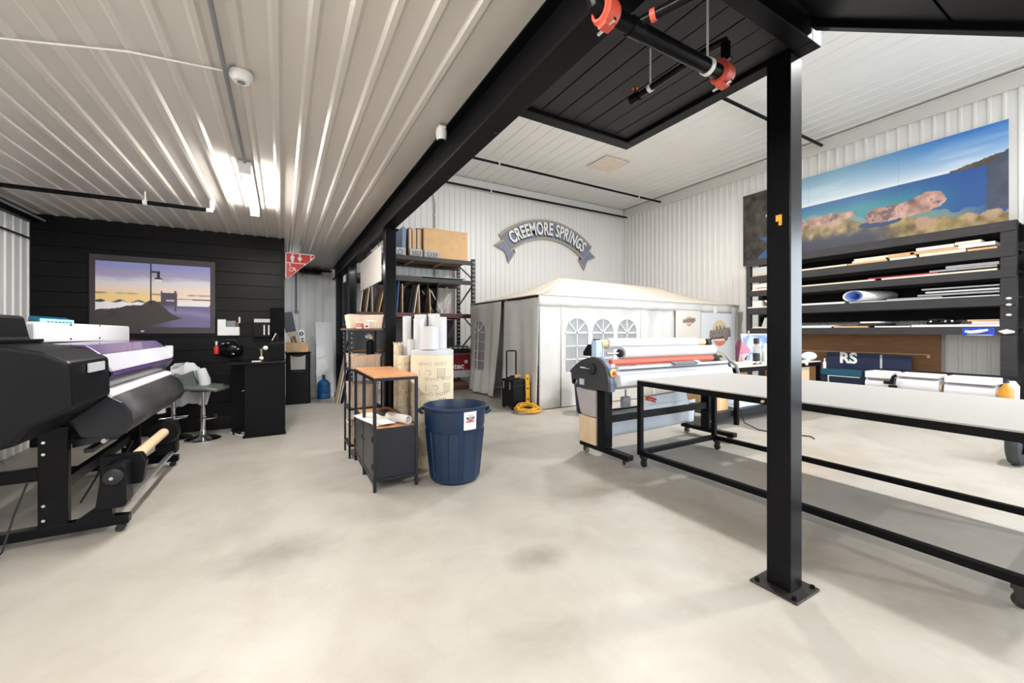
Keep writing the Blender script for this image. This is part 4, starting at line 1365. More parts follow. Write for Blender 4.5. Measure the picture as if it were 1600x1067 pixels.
def stick(U, V):
    W, Hh = .135, .175
    u = U / W; v = V / Hh
    rgb = [np.full_like(u, 238.), np.full_like(u, 222.), np.full_like(u, 226.)]
    rgb = mix(rgb, (240, 240, 242), (v < .36) * 1.0)
    r2 = ((u - .5) / .34) ** 2 + ((v - .66) / .17) ** 2
    rgb = mix(rgb, (40, 36, 40), ((r2 < 1) & (v < .70)) * 1.0)
    rgb = mix(rgb, (150, 146, 148), ((((u - .5) / .2) ** 2 + ((v - .62) / .1) ** 2) < 1) * 1.0)
    rgb = mix(rgb, (90, 84, 90), ((np.abs(v - .78) < .014) & (np.abs(u - .5) < .26)) * 1.0)
    rgb = mix(rgb, (220, 92, 116), ((np.abs(v - .43) < .05) & (np.abs(u - .5) < .36)) * 1.0)
    rgb = mix(rgb, (214, 40, 70), ((np.abs(v - .44 - .0) < .025) & (np.abs(u - .5) < .2)) * 1.0)
    rgb = mix(rgb, (200, 196, 200), ((np.abs(v - .2) < .01) & (np.abs(u - .5) < .34)) * 1.0)
    return rgb


def stickbend(a, b):
    z = .535 + b
    an = R(-83) + (a - .0675) / .30
    rr = .2945 + .006 * min(1, max(0, (z - .55) / .15)) + .0025
    return Vector(bc) + Vector((rr * math.cos(an), rr * math.sin(an), z))


lb = printed('label', t, (0, 0, 0), (1, 0, 0), (0, 0, 1), .135, .175, 30, 40, stick, stickbend)
lb['label'] = 'white and pink sticker'

# ------------------------------------------------------------------ pallet rack at the back
t = thing('pallet_rack', 'black steel pallet rack with wooden decks against the back wall', 'rack', (2.7, 9.9, 0))
RX0, RX1, RY0, RY1 = 1.30, 4.22, 9.32, 10.30
for x in (RX0, RX1):
    for y in (RY0, RY1):
        up = MB().box(x - .045, x + .045, y - .035, y + .035, 0, 3.30).build('upright', dark_rack, t, 0, .004)
        mb = MB()
        for k in range(30):
            z = .15 + k * .105
            mb.box(x - .03, x - .012, y - .0365, y - .035, z, z + .035).box(x + .012, x + .03, y - .0365, y - .035, z, z + .035)
        mb.build('slots', M('slot_grey', (170, 172, 178), .5), up, 0)
    for k in range(5):
        z = .3 + k * .62
        a, b = (RY0, RY1) if k % 2 == 0 else (RY1, RY0)
        MB().bar((x, a, z), (x, b, z + .5), .03, .025).build('brace', dark_rack, t, 0)
for z, mat in ((3.20, dark_rack), (2.70, dark_rack), (1.86, M('maroon_beam', (84, 34, 34), .45)), (.98, dark_rack)):
    for y in (RY0, RY1):
        MB().box(RX0 + .046, RX1 - .046, y - .025, y + .025, z - .06, z + .045).build('beam', mat, t, 0, .004)
    MB().box(RX0 + .05, RX1 - .05, RY0 + .026, RY1 - .026, z + .025, z + .045).build('deck', osb, t, 0)
    for x in (2.0, 2.75, 3.5):
        MB().box(x - .03, x + .03, RY0 + .027, RY1 - .027, z - .03, z + .024).build('deck_support', wood_pale, t, 0)

t = thing('large_carton', 'large tan cardboard box on the top deck of the back rack', 'box', (3.5, 9.7, 3.246))
MB().box(2.95, 4.08, 9.36, 10.2, 3.247, 3.96).build('body', card, t, 0, .006)
MB().box(2.94, 4.09, 9.35, 9.36, 3.94, 3.965).build('flap_edge', card_pale, t, 0)
for i, (x0, x1, m_, h, lab) in enumerate(((2.80, 2.93, card_dark, .70, 'dark brown flat carton standing against the large tan box on the top deck'), (2.70, 2.79, card_pale, .66, 'pinkish flat carton second from the large box on the top deck'), (2.60, 2.69, card_dark, .68, 'brown flat carton farthest left of the cartons on the top deck'))):
    t = thing('flat_carton', lab, 'box', ((x0 + x1) / 2, 9.9, 3.23))
    MB().box(x0, x1, 9.45, 10.25, 3.247, 3.247 + h).build('body', m_, t, 0, .006)
    MB().box(x0 + .02, x1 - .02, 9.445, 9.449, 3.25, 3.22 + h).build('tape', card_pale if m_ is card_dark else card, t, 0)
t = thing('folded_tarp', 'blue-grey folded sheet standing beside the brown cartons on the top deck', 'sheet', (2.5, 9.7, 3.23))
MB().prism([(2.46, 3.247), (2.55, 3.247), (2.58, 3.9), (2.50, 3.97), (2.47, 3.94)], 'xz', 9.5, 10.2).build('sheet', M('blue_grey_sheet', (120, 140, 170), .5), t, 0, .01)
letm = M('weathered_letter', (176, 176, 176), .7, var=.3, scale=14, bump=.3)
for k, wd in enumerate((.30, .38, .27, .30, .36)):
    x = 1.62 + k * .38
    t = thing('letter_block', ['grey weathered letter block, first from the left on the top rack deck', 'grey weathered letter block, second from the left on the top rack deck', 'grey letter block with a ring relief, middle of the row on the top deck', 'grey letter block left of the zigzag one on the top rack deck', 'grey letter block with zigzag relief at the right of the row'][k], 'letter block', (x, 9.34, 3.23))
    t['group'] = 'weathered letter blocks on the top rack deck'
    MB().box(x - wd / 2, x + wd / 2, 9.335, 9.36, 3.247, 3.247 + .17).build('block', letm, t, 0, .006)
    if k == 2:
        MB().lathe([(.045, 0), (.06, 0), (.06, .008), (.045, .008), (.045, 0)], (x, 9.327, 3.317), 18, 'y').build('ring', M('letter_ink', (96, 96, 98), .7), t, 0)
    else:
        mb = MB()
        for q in range(4):
            xx = x - wd / 2 + .04 + q * (wd - .08) / 4
            mb.bar((xx, 9.331, 3.25), (xx + (wd - .08) / 4, 9.331, 3.37), .012, .006).bar((xx + (wd - .08) / 8, 9.331, 3.37), (xx + (wd - .08) / 4, 9.331, 3.26), .010, .006)
        mb.build('strokes', M('letter_ink', (96, 96, 98), .7), t, 0)
# sheets on the second deck
for k, (x0, x1, th, m_, lab) in enumerate(((1.5, 2.9, .03, M('brown_sheet', (96, 70, 58), .6), 'brown board lying on the second rack deck'), (2.6, 4.0, .018, M('green_grey_sheet', (150, 166, 158), .5), 'grey-green sheet lying at the right of the second rack deck'))):
    z0 = 2.747 + (0 if k == 0 else .032)
    t = MB().box(x0, x1, 9.33, 10.2, z0, z0 + th).build('flat_sheet', m_, None, 0, .002)
    tag(t, lab, 'board')
# boards standing on the maroon deck
cols = [paper, card_pale, paper_grey, wood_pale, black_satin, paper, card_pale, black_satin]
names = ['white', 'tan', 'grey', 'pale wood', 'black', 'white', 'tan', 'black']
rng = random.Random(3)
seen = {}
ORD = ['first', 'second', 'third', 'fourth', 'fifth', 'sixth']
for k in range(14):
    x = 1.5 + k * .135
    c = [0, 1, 2, 3, 1, 0, 5, 3, 4, 0, 1, 4, 3, 4][k]
    h = .52 + .25 * rng.random()
    lean = rng.uniform(-.03, .14)
    mb = MB().start()
    mb.prism([(0, 0), (.022, 0), (.022 + lean, h), (lean, h)], 'xz', 9.40, 10.1)
    mb.xf(Matrix.Translation((x, 0, 1.907)))
    o = mb.build('standing_board', cols[c] if k not in (6,) else blue_sheet, None, 0, .001)
    cn = 'blue' if k == 6 else names[c]
    seen[cn] = seen.get(cn, 0) + 1
    tag(o, '%s %s board from the left, standing on the maroon rack shelf' % (ORD[seen[cn] - 1], cn), 'board', 'boards standing on the maroon rack shelf')
for k in range(4):
    mb = MB().start()
    mb.prism([(0, 0), (.02, 0), (-.28, .56), (-.30, .56)], 'xz', 9.45 + k * .06, 9.47 + k * .06)
    mb.xf(Matrix.Translation((3.45 - k * .09, 0, 1.907)))
    o = mb.build('leaning_strip', black_satin if k % 2 else paper, None, 0)
    tag(o, ['white strip leaning left on the maroon shelf, nearest of the slanted strips', 'black strip leaning left on the maroon shelf right behind the nearest white one', 'white strip leaning left on the maroon shelf, third of the slanted strips', 'black strip leaning left on the maroon shelf, farthest of the slanted strips'][k], 'strip', 'slanted strips on the maroon rack shelf')
for k, (xa, xb, ha) in enumerate(((3.45, 3.82, .75), (3.72, 3.90, .42))):
    o = MB().prism([(xa, 1.907), (xa + .06, 1.907), (xb + .06, 1.907 + ha), (xb, 1.907 + ha)], 'xz', 10.19, 10.205).build('leaning_strip', paper, None, 0)
    tag(o, ['long white strip leaning right at the back of the maroon shelf', 'short white strip leaning right at the back of the maroon shelf'][k], 'strip')
# red sign on the lower deck
t = thing('red_box', 'dark red and grey machine box reading trotec on the lower rack deck', 'box', (3.6, 9.35, .05))
rb = M('crimson_print', (120, 12, 36), .4, var=.15)
MB().box(3.0, 4.16, 9.34, 9.9, .32, .915).build('body', lightgrey, t, 0, .004)
MB().box(3.02, 4.14, 9.328, 9.339, .50, .90).build('red_face', rb, t, 0)
v, f = text_geo('trotec', .20, .002, .006)
MB().add([(3.70 + p[0] * 1.08, 9.326 - p[2], .60 + p[1]) for p in v], f).build('lettering', signw, t, 0)
MB().lathe([(.02, 0), (.05, 0), (.05, .004), (.02, .004), (.02, 0)], (4.03, 9.324, .71), 6, 'y').build('emblem', signw, t, 0)
MB().box(3.35, 4.05, 9.326, 9.328, .535, .545).build('underline', M('pink_print', (190, 90, 110), .5), t, 0)
t = thing('floor_board', 'brown board lying under the red box at the base of the rack', 'board', (3.5, 9.6, 0))
MB().box(2.6, 4.14, 9.4, 10.2, 0.0, .10).build('board', M('brown_sheet', (96, 70, 58), .6), t, 0, .004)
MB().box(2.7, 4.1, 9.38, 9.399, .11, .20).box(2.7, 4.1, 9.4, 10.2, .101, .20).build('upper_board', card_dark, t, 0)
t = thing('white_pole', 'thin white pole leaning beside the wrapped rolls in front of the rack', 'pole', (3.3, 9.25, 0))
MB().tube([(3.16, 9.22, .60), (3.38, 9.14, .012)], .022, 10).build('rod', paper, t)
MB().tube([(3.385, 9.138, .012), (3.39, 9.136, .0)], .026, 10).build('foot', rubber, t)
t = thing('cartons', 'white strapped bundle on the lower rack deck under the maroon beam', 'bundle', (2.6, 9.6, 1.01))
MB().box(3.35, 4.1, 9.36, 9.9, 1.027, 1.10).build('bundle', M('dark_green_case', (36, 60, 58), .5), t, 0, .006)
for k in range(5):
    MB().box(3.45 + k * .13, 3.54 + k * .13, 9.352, 9.3605, 1.045, 1.075).build('tag', paper, t, 0)
t = thing('grey_panel', 'dark grey panel standing at the back of the rack below the maroon shelf', 'panel', (2.9, 10.3, 1.0))
MB().box(1.5, 4.05, 10.22, 10.24, 1.027, 1.78).build('panel', M('charcoal_panel', (70, 72, 76), .5, var=.1), t, 0)
MB().prism([(3.55, 1.02), (3.60, 1.02), (3.85, 1.5), (3.80, 1.5)], 'xz', 10.205, 10.218).build('strip', paper, t, 0)

# boards leaning at the left rack upright
for k, (m_, lab) in enumerate(((card_pale, 'tan board leaning on the left end of the rack, nearest'), (paper_grey, 'grey board leaning on the left end of the rack, behind the tan one'), (black_satin, 'black board leaning on the left end of the rack, third back'), (paper, 'white board leaning on the left end of the rack, innermost'))):
    x = .96 + k * .045
    o = MB().prism([(x, 0), (x + .018, 0), (x + .208, .95), (x + .19, .95)], 'xz', 8.75 + .02 * k, 9.2).build('leaning_board', m_, None, 0)
    tag(o, lab, 'board', 'boards leaning on the left end of the rack')

t = thing('hanging_banner', 'pale rectangular banner hanging from the long black beam behind the steel post', 'banner', (1.11, 6.2, 2.1))
MB().box(1.135, 1.143, 5.45, 7.02, 2.13, 2.60).build('sheet', M('pale_banner', (214, 205, 200), .6, var=.05), t, 0)
for y in (5.6, 6.2, 6.9):
    MB().cyl((1.139, y, 2.60), (1.139, y, 2.69), .006, n=6).build('cord', rubber, t)
mb = MB()
for k in range(9):
    MB().cyl((1.139, 5.52 + k * .175, 2.115), (1.139, 5.52 + k * .175, 2.13), .012, n=8).build('grommet', steel_dark, t)
t = thing('black_sheet', 'black plastic sheet hanging from the beam beyond the pale banner', 'sheet', (1.11, 8.0, 1.7))
MB().grid(lambda u, v: (1.11 + .03 * math.sin(u * 14), 7.3 + 1.9 * u, 1.62 + 1.06 * v), 24, 6).build('sheet', black_plastic, t, 60, solid=.01)
MB().box(1.055, 1.07, 8.2, 8.5, 2.42, 2.55).build('tag', paper, t, 0)

# ------------------------------------------------------------------ party tent
t = thing('party_tent', 'white party tent with arched windows standing along the back of the high bay', 'tent', (7.3, 7.8, 0))
TX0, TX1, TY0, TY1, TZ = 4.15, 10.45, 6.2, 9.25, 2.15
ym_ = (TY0 + TY1) / 2
ra, rb_ = (5.75, ym_, 2.74), (9.2, ym_, 2.70)
c00, c10, c11, c01 = (TX0 - .03, TY0 - .03, TZ), (TX1 + .03, TY0 - .03, TZ), (TX1 + .03, TY1 + .03, TZ), (TX0 - .03, TY1 + .03, TZ)


def quadpatch(mb, a, b, c, d, nu, nv, sag):
    a, b, c, d = map(Vector, (a, b, c, d))
    mb.grid(lambda u, v: a.lerp(b, u).lerp(d.lerp(c, u), v) - Vector((0, 0, sag * math.sin(math.pi * v) * (1 + .3 * math.sin(u * 19)))), nu, nv)


mb = MB()
quadpatch(mb, c00, c10, rb_, ra, 24, 8, .07)
quadpatch(mb, c11, c01, ra, rb_, 24, 8, .07)
quadpatch(mb, c01, c00, ra, ra, 12, 8, .06)
quadpatch(mb, c10, c11, rb_, rb_, 12, 8, .06)
mb.build('roof', tentroof, t, 60, solid=.01)
mb = MB()
def val(a, b):
    a, b = Vector(a), Vector(b)
    L = (b - a).length
    n_ = Vector((-(b - a).y, (b - a).x, 0)).normalized()
    mb.grid(lambda u, v: a.lerp(b, u) - Vector((0, 0, .20 * v + .012 * abs(math.sin(u * L * 6)) * v)) - n_ * (.010 * math.sin(u * L * 9) * v - .012), int(L * 12), 3)
val(c00, c10)
mb.build('valance', tentcloth, t, 60, solid=.004)
mb = MB()
val(c10, c11); val(c11, c01)
mb.build('valance', tentcloth, t, 60, solid=.004)
for p in ((TX0 + .04, TY0 + .04), (TX1 - .04, TY0 + .04), (TX1 - .04, TY1 - .04), (TX0 + .04, TY1 - .04), (7.3, TY0 + .05), (7.3, TY1 - .05), (TX0 + .05, 7.55)):
    MB().cyl((p[0], p[1], 0), (p[0], p[1], TZ - .01), .02, n=12).build('pole', white_metal, t)


def cloth_wall(p0, p1, z0, z1, amp, freq, ph, nu, flare=0.0):
    p0, p1 = Vector(p0 + (0,)), Vector(p1 + (0,))
    d = (p1 - p0); L = d.length; d.normalize()
    n_ = Vector((d.y, -d.x, 0))
    return MB().grid(lambda u, v: p0 + d * (u * L) + Vector((0, 0, z0 + (z1 - z0) * v)) + n_ * (amp * (math.sin(u * L * freq + ph) + .5 * math.sin(u * L * freq * 2.3 + ph * 2 + v * 2)) * (1.1 - .6 * v) + flare * (1 - v) ** 2), nu, 10)


def arch(x0, x1, z0, z1, n=14):
    r = (x1 - x0) / 2
    c = (x0 + x1) / 2
    zs = z1 - r
    return [(x0, z0), (x1, z0)] + [(c + r * math.cos(math.pi * k / n), zs + r * math.sin(math.pi * k / n)) for k in range(n + 1)]


def arched_window(parent, plane, x0, x1, z0, z1, d):
    """pane with muntins; plane 'xz' at y=d or 'yz' at x=d"""
    r = (x1 - x0) / 2
    c = (x0 + x1) / 2
    zs = z1 - r
    pane = MB().prism(arch(x0, x1, z0, z1), plane, d + .004, d + .007).build('window_pane', vinyl_clear, parent, 0)
    mb = MB()
    def bar2(a, b, w=.022):
        a, b = Vector(a), Vector(b)
        q = (b - a).normalized(); n_ = Vector((-q.y, q.x)) * w / 2
        mb.prism([tuple(a - n_), tuple(b - n_), tuple(b + n_), tuple(a + n_)], plane, d - .006, d + .003)
    bar2((c, z0), (c, z1 - .005))
    bar2((x0, zs), (x1, zs), .03)
    k = int((zs - z0) / .27)
    for i in range(1, k + 1):
        bar2((x0, z0 + (zs - z0) * i / (k + 1)), (x1, z0 + (zs - z0) * i / (k + 1)))
    for an in (45, 135):
        bar2((c, zs), (c + r * math.cos(R(an)), zs + r * math.sin(R(an))))
    ar = arch(x0, x1, z0, z1)
    for a, b in zip(ar, ar[1:] + ar[:1]):
        bar2(a, b, .03)
    mb.build('muntins', white_plastic, pane, 0)
    return pane


# near side (faces the camera)
cloth_wall((TX0, TY0), (4.66, TY0), .015, TZ - .05, .012, 9, .4, 14).build('side_panel', tentcloth, t, 60, solid=.004, noauto=True)
wins = [(4.74, 5.34), (5.42, 6.02), (6.10, 6.70)]
v, f = curve_plate([(4.66, .015), (6.80, .015), (6.80, TZ - .05), (4.66, TZ - .05)], [arch(a, b, .66, 1.74) for a, b in wins], .005)
MB().add([(p[0], TY0 + p[2], p[1]) for p in v], f).build('window_panel', tentcloth, t, 0)
for a, b in wins:
    arched_window(t, 'xz', a, b, .66, 1.74, TY0)
cloth_wall((6.80, TY0), (8.6, TY0), .015, TZ - .05, .028, 7, 1.4, 40).build('side_panel', tentcloth, t, 60, solid=.004, noauto=True)
cloth_wall((8.6, TY0), (TX1, TY0), .015, TZ - .05, .028, 7, 2.4, 40).build('side_panel', tentcloth, t, 60, solid=.004, noauto=True)
# left side
cloth_wall((TX0, 7.54), (TX0, TY0), .015, TZ - .05, .035, 6, .9, 30, .03).build('side_panel', tentcloth, t, 60, solid=.004, noauto=True)


def drape(y, z):
    """sideways billow of the loose left end panel, away from the frame"""
    k = max(0.0, (2.1 - z) / 2.1)
    return TX0 - .05 - .05 * math.sin((y - 7.6) * 7) * (.35 + .65 * k) - .03 * math.sin((y - 7.6) * 17 + z * 1.5) * k - .06 * k * k


def drape_grid():
    mb = MB()
    nu, nv = 66, 84
    def yz(u, v):
        z = .03 + 2.08 * v
        y0 = 7.60 + .22 * (1 - v) ** 1.3
        return y0 + (TY1 - y0) * u, z
    for j in range(nv + 1):
        for i in range(nu + 1):
            y, z = yz(i / nu, j / nv)
            mb.v.append((drape(y, z), y, z))
    hole = arch(8.38, 8.96, .55, 1.74)
    for j in range(nv):
        for i in range(nu):
            y, z = yz((i + .5) / nu, (j + .5) / nv)
            r_ = .29
            inside = 8.38 < y < 8.96 and .55 < z < 1.45 or (y - 8.67) ** 2 + (z - 1.45) ** 2 < r_ * r_ and z >= 1.45
            if not inside:
                q = j * (nu + 1) + i
                mb.f.append((q, q + 1, q + nu + 2, q + nu + 1))
    return mb


drape_grid().build('window_panel', tentcloth, t, 60, solid=.004, noauto=True)
n0 = len(t.children)
wp_ = arched_window(t, 'yz', 8.38, 8.96, .55, 1.74, 0)
for ob in [wp_] + list(wp_.children):
    if ob is wp_:
        pass
    off_ = wloc(ob)
    for vert in ob.data.vertices:
        p = vert.co + off_
        vert.co.x = drape(p.y, p.z) + p.x - off_.x
# rear and right walls
cloth_wall((TX1, TY0), (TX1, TY1), .015, TZ - .05, .012, 6, .3, 20).build('side_panel', tentcloth, t, 60, solid=.004, noauto=True)
cloth_wall((TX0, TY1), (TX1, TY1), .015, TZ - .05, .012, 6, .3, 40).build('side_panel', tentcloth, t, 60, solid=.004, noauto=True)

t = thing('folding_table', 'white folding table with boxes seen dimly through the tent windows', 'table', (5.7, 7.6, 0))
MB().box(4.8, 6.7, 7.2, 7.95, .72, .76).build('top', white_plastic, t, 0, .01)
for x in (4.9, 6.6):
    for y in (7.28, 7.87):
        MB().cyl((x, y, 0), (x, y, .72), .016, n=10).build('leg', steel_dark, t)
for k, (x, wd, h) in enumerate(((5.0, .4, .28), (5.6, .5, .2), (6.25, .36, .34))):
    t = thing('inside_box', ['white box at the left on the folding table inside the tent', 'low white box in the middle of the folding table inside the tent', 'tall grey box at the right of the folding table inside the tent'][k], 'box', (x, 7.6, .76))
    MB().box(x - wd / 2, x + wd / 2, 7.4, 7.8, .761, .76 + h).build('body', (paper, paper, paper_grey)[k], t, 0, .004)
    MB().box(x - wd / 2 - .005, x + wd / 2 + .005, 7.395, 7.805, .761 + h, .775 + h).build('lid', lightgrey, t, 0, .002)

# posters pinned on the tent
def sunposter(W, Hh, cu, cv, r, big):
    def fn(U, V):
        rgb = [np.full_like(U, 238.) if not big else np.full_like(U, 230.), np.full_like(U, 233.) if not big else np.full_like(U, 232.), np.full_like(U, 226.) if not big else np.full_like(U, 238.)]
        d = np.sqrt((U - cu) ** 2 + (V - cv) ** 2)
        tt = np.clip((V - (cv - r)) / (2 * r), 0, 1)
        sun = [232 + 0 * tt, 130 + 70 * tt, 92 + 78 * tt]
        sun = [np.where(tt > .45, a, b) for a, b in zip([228 + 0 * tt, 196 + 14 * tt, 160 + 10 * tt], sun)]
        m = (d < r) * 1.0
        for k, (a, b) in enumerate(((.20, .26), (.33, .37), (.42, .45))):
            m = m * (1 - ((tt > a) & (tt < b)))
        return mix(rgb, sun, m)
    return fn


for (x0, x1, z0, z1, cu, cv, r, big, lab) in ((7.90, 8.80, .62, 1.96, .465, 1.095, .12, 0, 'cream poster with a small sun logo hanging on the tent behind the laminator'), (8.82, 10.2, .55, 1.93, .75, .88, .33, 1, 'larger white poster with a big sun logo and bold lettering on the tent')):
    t = thing('poster', lab, 'poster', ((x0 + x1) / 2, 6.14, z0))
    MB().box(x0, x1, 6.136, 6.146, z0, z1).build('board', paper, t, 0)
    printed('print', t, (x0, 6.1355, z0), (1, 0, 0), (0, 0, 1), x1 - x0, z1 - z0, 70, 90, sunposter(x1 - x0, z1 - z0, cu, cv, r, big))
    v, f = text_geo('soldsign', .27 if big else .145, .001, .018 if big else .006)
    sl = .12
    for nm, mt, dx, dz, dy in (('lettering_shadow', M('poster_black', (30, 30, 32), .5), .02, -.028, 0), ('lettering', M('poster_grey', (206, 206, 204) if big else (150, 140, 136), .5), 0, 0, -.003)):
        MB().add([(x0 + cu + p[0] * .98 + (dx if big else dx * .4), 6.133 + dy - p[2], z0 + cv + .03 + p[1] * (1.35 if big else 1.0) + p[0] * sl * .8 + (dz if big else dz * .3)) for p in v], f).build(nm, mt, t, 0)

# ------------------------------------------------------------------ trolley case, level, cord
t = thing('trolley_case', 'black rolling equipment case with raised handle in front of the tent', 'case', (3.87, 6.6, 0))
MB().box(3.70, 4.04, 6.40, 6.84, .05, .56).build('body', black_plastic, t, 0, .02)
MB().box(3.695, 4.045, 6.395, 6.845, .44, .46).build('lid_seam', rubber, t, 0, .004)
MB().tube([(3.80, 6.82, .50), (3.80, 6.82, 1.07), (3.81, 6.82, 1.085), (4.0, 6.82, 1.085), (4.01, 6.82, 1.07), (4.01, 6.82, .5)], .014, 10).build('handle', black_satin, t)
for x in (3.74, 4.0):
    MB().cyl((x - .02, 6.82, .05), (x + .02, 6.82, .05), .05, n=18).build('wheel', rubber, t)
for y in (6.5, 6.74):
    MB().box(3.688, 3.699, y - .02, y + .02, .38, .52).build('latch', chrome, t, 0, .002)
for x in (3.74, 4.0):
    MB().box(x - .03, x + .03, 6.42, 6.48, 0, .049).build('foot', rubber, t, 0)
t = thing('tool_pile', 'tan hand tool and cables lying on top of the black rolling case', 'tools', (3.85, 6.6, .56))
MB().tube([(3.72, 6.45, .575), (3.80, 6.6, .60), (3.9, 6.5, .58), (3.95, 6.7, .60), (3.76, 6.75, .575)], .014, 8).build('cable', rubber, t)
MB().box(3.80, 3.94, 6.5, 6.56, .586, .65).build('tool_body', M('tan_tool', (190, 150, 90), .5), t, 0, .012)
MB().cyl((3.72, 6.53, .625), (3.80, 6.53, .625), .015, n=12).build('tool_handle', black_plastic, t)
t = thing('spirit_level', 'yellow spirit level standing against the black rolling case', 'level', (4.02, 6.38, .02))
MB().prism([(3.965, .13), (4.045, .13), (4.03, .66), (3.95, .66)], 'xz', 6.355, 6.385).build('body', yellow, t, 0, .003)
for z in (.20, .40, .58):
    MB().cyl((4.0 - (z - .2) * .03, 6.352, z), (4.0 - (z - .2) * .03, 6.356, z), .018, n=14).build('vial', steel_dark, t)
MB().box(3.966, 4.044, 6.354, 6.386, .0, .13).build('end_cap', rubber, t, 0, .003)
t = thing('extension_cord', 'coiled yellow extension cord on the floor in front of the black case', 'cord', (3.88, 6.1, 0))
rng = random.Random(5)
pts = []
for k in range(9):
    r = .17 + rng.uniform(-.035, .03)
    ox, oy = rng.uniform(-.04, .04), rng.uniform(-.03, .03)
    tilt = rng.uniform(.1, .75)
    for q in range(16):
        a = 2 * math.pi * q / 16
        pts.append((3.84 + ox + r * math.cos(a) * 1.15, 6.12 + oy + r * math.sin(a) * math.cos(tilt), .03 + .012 * k * .5 + max(0, r * (math.sin(a) + 1) * math.sin(tilt) * .45)))
MB().tube(pts, .010, 6).build('coils', yellow, t, 60)
MB().tube([pts[-1], (4.08, 6.05, .04), (4.12, 5.98, .02)], .009, 6).build('plug_end', yellow, t, 60)

t = thing('round_bin', 'second navy round bin standing behind the left end of the laminator', 'bin', (4.80, 5.62, 0))
MB().lathe([(0, 0), (.17, 0), (.19, .03), (.235, .55), (.245, .56), (.25, .66), (.238, .66), (.225, .55), (.18, .05), (0, .05)], (4.80, 5.62, 0), 36).build('body', bluebin, t, 30)
MB().tube([(4.57, 5.54, .6), (4.52, 5.56, .61), (4.52, 5.68, .61), (4.57, 5.70, .6)], .013, 8).build('handle', bluebin, t)

# ------------------------------------------------------------------ laminator
t = thing('laminator', 'wide format laminator with white rolls and dark grey ends on a black wheeled stand', 'laminator', (4.2, 3.5, 0))
lamg = M('laminator_dark_grey', (54, 55, 60), .42, var=.08)
lamb = M('laminator_blue_grey', (128, 146, 180), .4, var=.06)
lamw = M('laminator_white', (206, 209, 215), .35, var=.02)
prof = [(3.95, .97), (3.82, 1.065), (3.72, 1.12), (3.61, 1.152), (3.52, 1.168), (3.44, 1.16), (3.36, 1.12), (3.31, 1.06), (3.28, .98), (3.265, .90), (3.265, .795), (3.37, .80), (3.68, .79), (3.90, .82), (3.92, .95)]
MB().prism(prof, 'yz', 3.09, 3.13).build('end_plate', lamg, t, 0, .006)
MB().prism([(p[0] + .01 * (1 if p[0] < 3.5 else -1), p[1] - .006) for p in prof], 'yz', 3.131, 3.20).build('end_housing', lamb, t, 0, .006)
MB().prism(prof, 'yz', 5.34, 5.38).build('end_plate', lamg, t, 0, .006)
MB().prism([(p[0] + .01 * (1 if p[0] < 3.5 else -1), p[1] - .006) for p in prof], 'yz', 5.27, 5.339).build('end_housing', lamb, t, 0, .006)
MB().lathe([(0, 0), (.05, 0), (.062, .012), (.065, .03), (.065, .045)], (3.045, 3.52, 1.03), 24, 'x').build('tension_wheel', rubber, t)
MB().tube([(3.045, 3.52, 1.035), (3.02, 3.57, 1.04), (3.0, 3.66, 1.045)], .010, 8).build('crank', chrome, t)
MB().cyl((3.0, 3.64, 1.045), (2.985, 3.70, 1.048), .013, n=10).build('crank_handle', rubber, t)
MB().lathe([(0, 0), (.03, 0), (.034, .02), (.034, .04)], (3.05, 3.80, .865), 20, 'x').build('hour_meter', chrome, t)
MB().box(3.075, 3.09, 3.66, 3.74, .83, .90).build('switch_plate', lightgrey, t, 0, .004)
MB().lathe([(0, 0), (.022, 0), (.028, .012), (.045, .016), (.045, .020), (0, .02)], (3.165, 3.25, 1.0), 20, 'y').build('stop_ring', M('stop_yellow', (240, 200, 90), .4), t)
MB().lathe([(0, 0), (.02, .0), (.024, .02)], (3.165, 3.235, 1.0), 16, 'y').build('stop_button', red, t)
MB().box(3.14, 3.195, 3.272, 3.285, 1.06, 1.10).build('warning_label', M('pink_label', (232, 190, 186), .5), t, 0)
# body between the ends
MB().prism([(3.30, .84), (3.26, .90), (3.262, 1.0), (3.30, 1.03), (3.42, 1.05), (3.8, 1.0), (3.88, .9), (3.85, .80), (3.4, .79)], 'yz', 3.201, 5.269).build('body', lamw, t, 0, .006)
MB().box(3.22, 5.25, 3.245, 3.275, 1.035, 1.065).build('feed_guide', lightgrey, t, 0, .004)
MB().box(3.24, 5.24, 3.238, 3.246, 1.022, 1.030).build('gap_strip', rubber, t, 0)
MB().cyl((3.21, 3.36, 1.105), (5.05, 3.36, 1.105), .038, n=24).build('nip_roller', M('salmon_roller', (206, 96, 74), .45, var=.04), t)
MB().cyl((5.05, 3.36, 1.105), (5.25, 3.36, 1.105), .030, n=20).build('roller_end', rubber, t)
MB().obox((4.32, 3.235, 1.07), (.42, .07, .022), (R(20), 0, 0)).build('slide_cutter', M('slate_cutter', (104, 108, 116), .4), t, 0, .004)
MB().obox((4.56, 3.23, 1.075), (.07, .06, .03), (R(20), 0, 0)).build('cutter_grip', lamw, t, 0, .004)
MB().cyl((3.20, 3.52, 1.315), (5.10, 3.52, 1.315), .048, n=20).build('core_tube', core, t)
MB().cyl((3.30, 3.52, 1.315), (4.92, 3.52, 1.315), .063, n=28).build('film_roll', vinyl_white, t)
MB().cyl((3.195, 3.52, 1.315), (3.20, 3.52, 1.315), .040, n=20).build('core_plug', navy, t)
MB().cyl((3.44, 3.42, 1.205), (5.16, 3.42, 1.205), .070, n=28).build('film_roll', vinyl_white, t)
MB().cyl((3.21, 3.42, 1.205), (5.26, 3.42, 1.205), .016, n=14).build('shaft', alu, t)
MB().lathe([(0, 0), (.045, 0), (.045, .03), (.03, .04)], (3.40, 3.42, 1.205), 20, 'x').build('chuck', rubber, t)
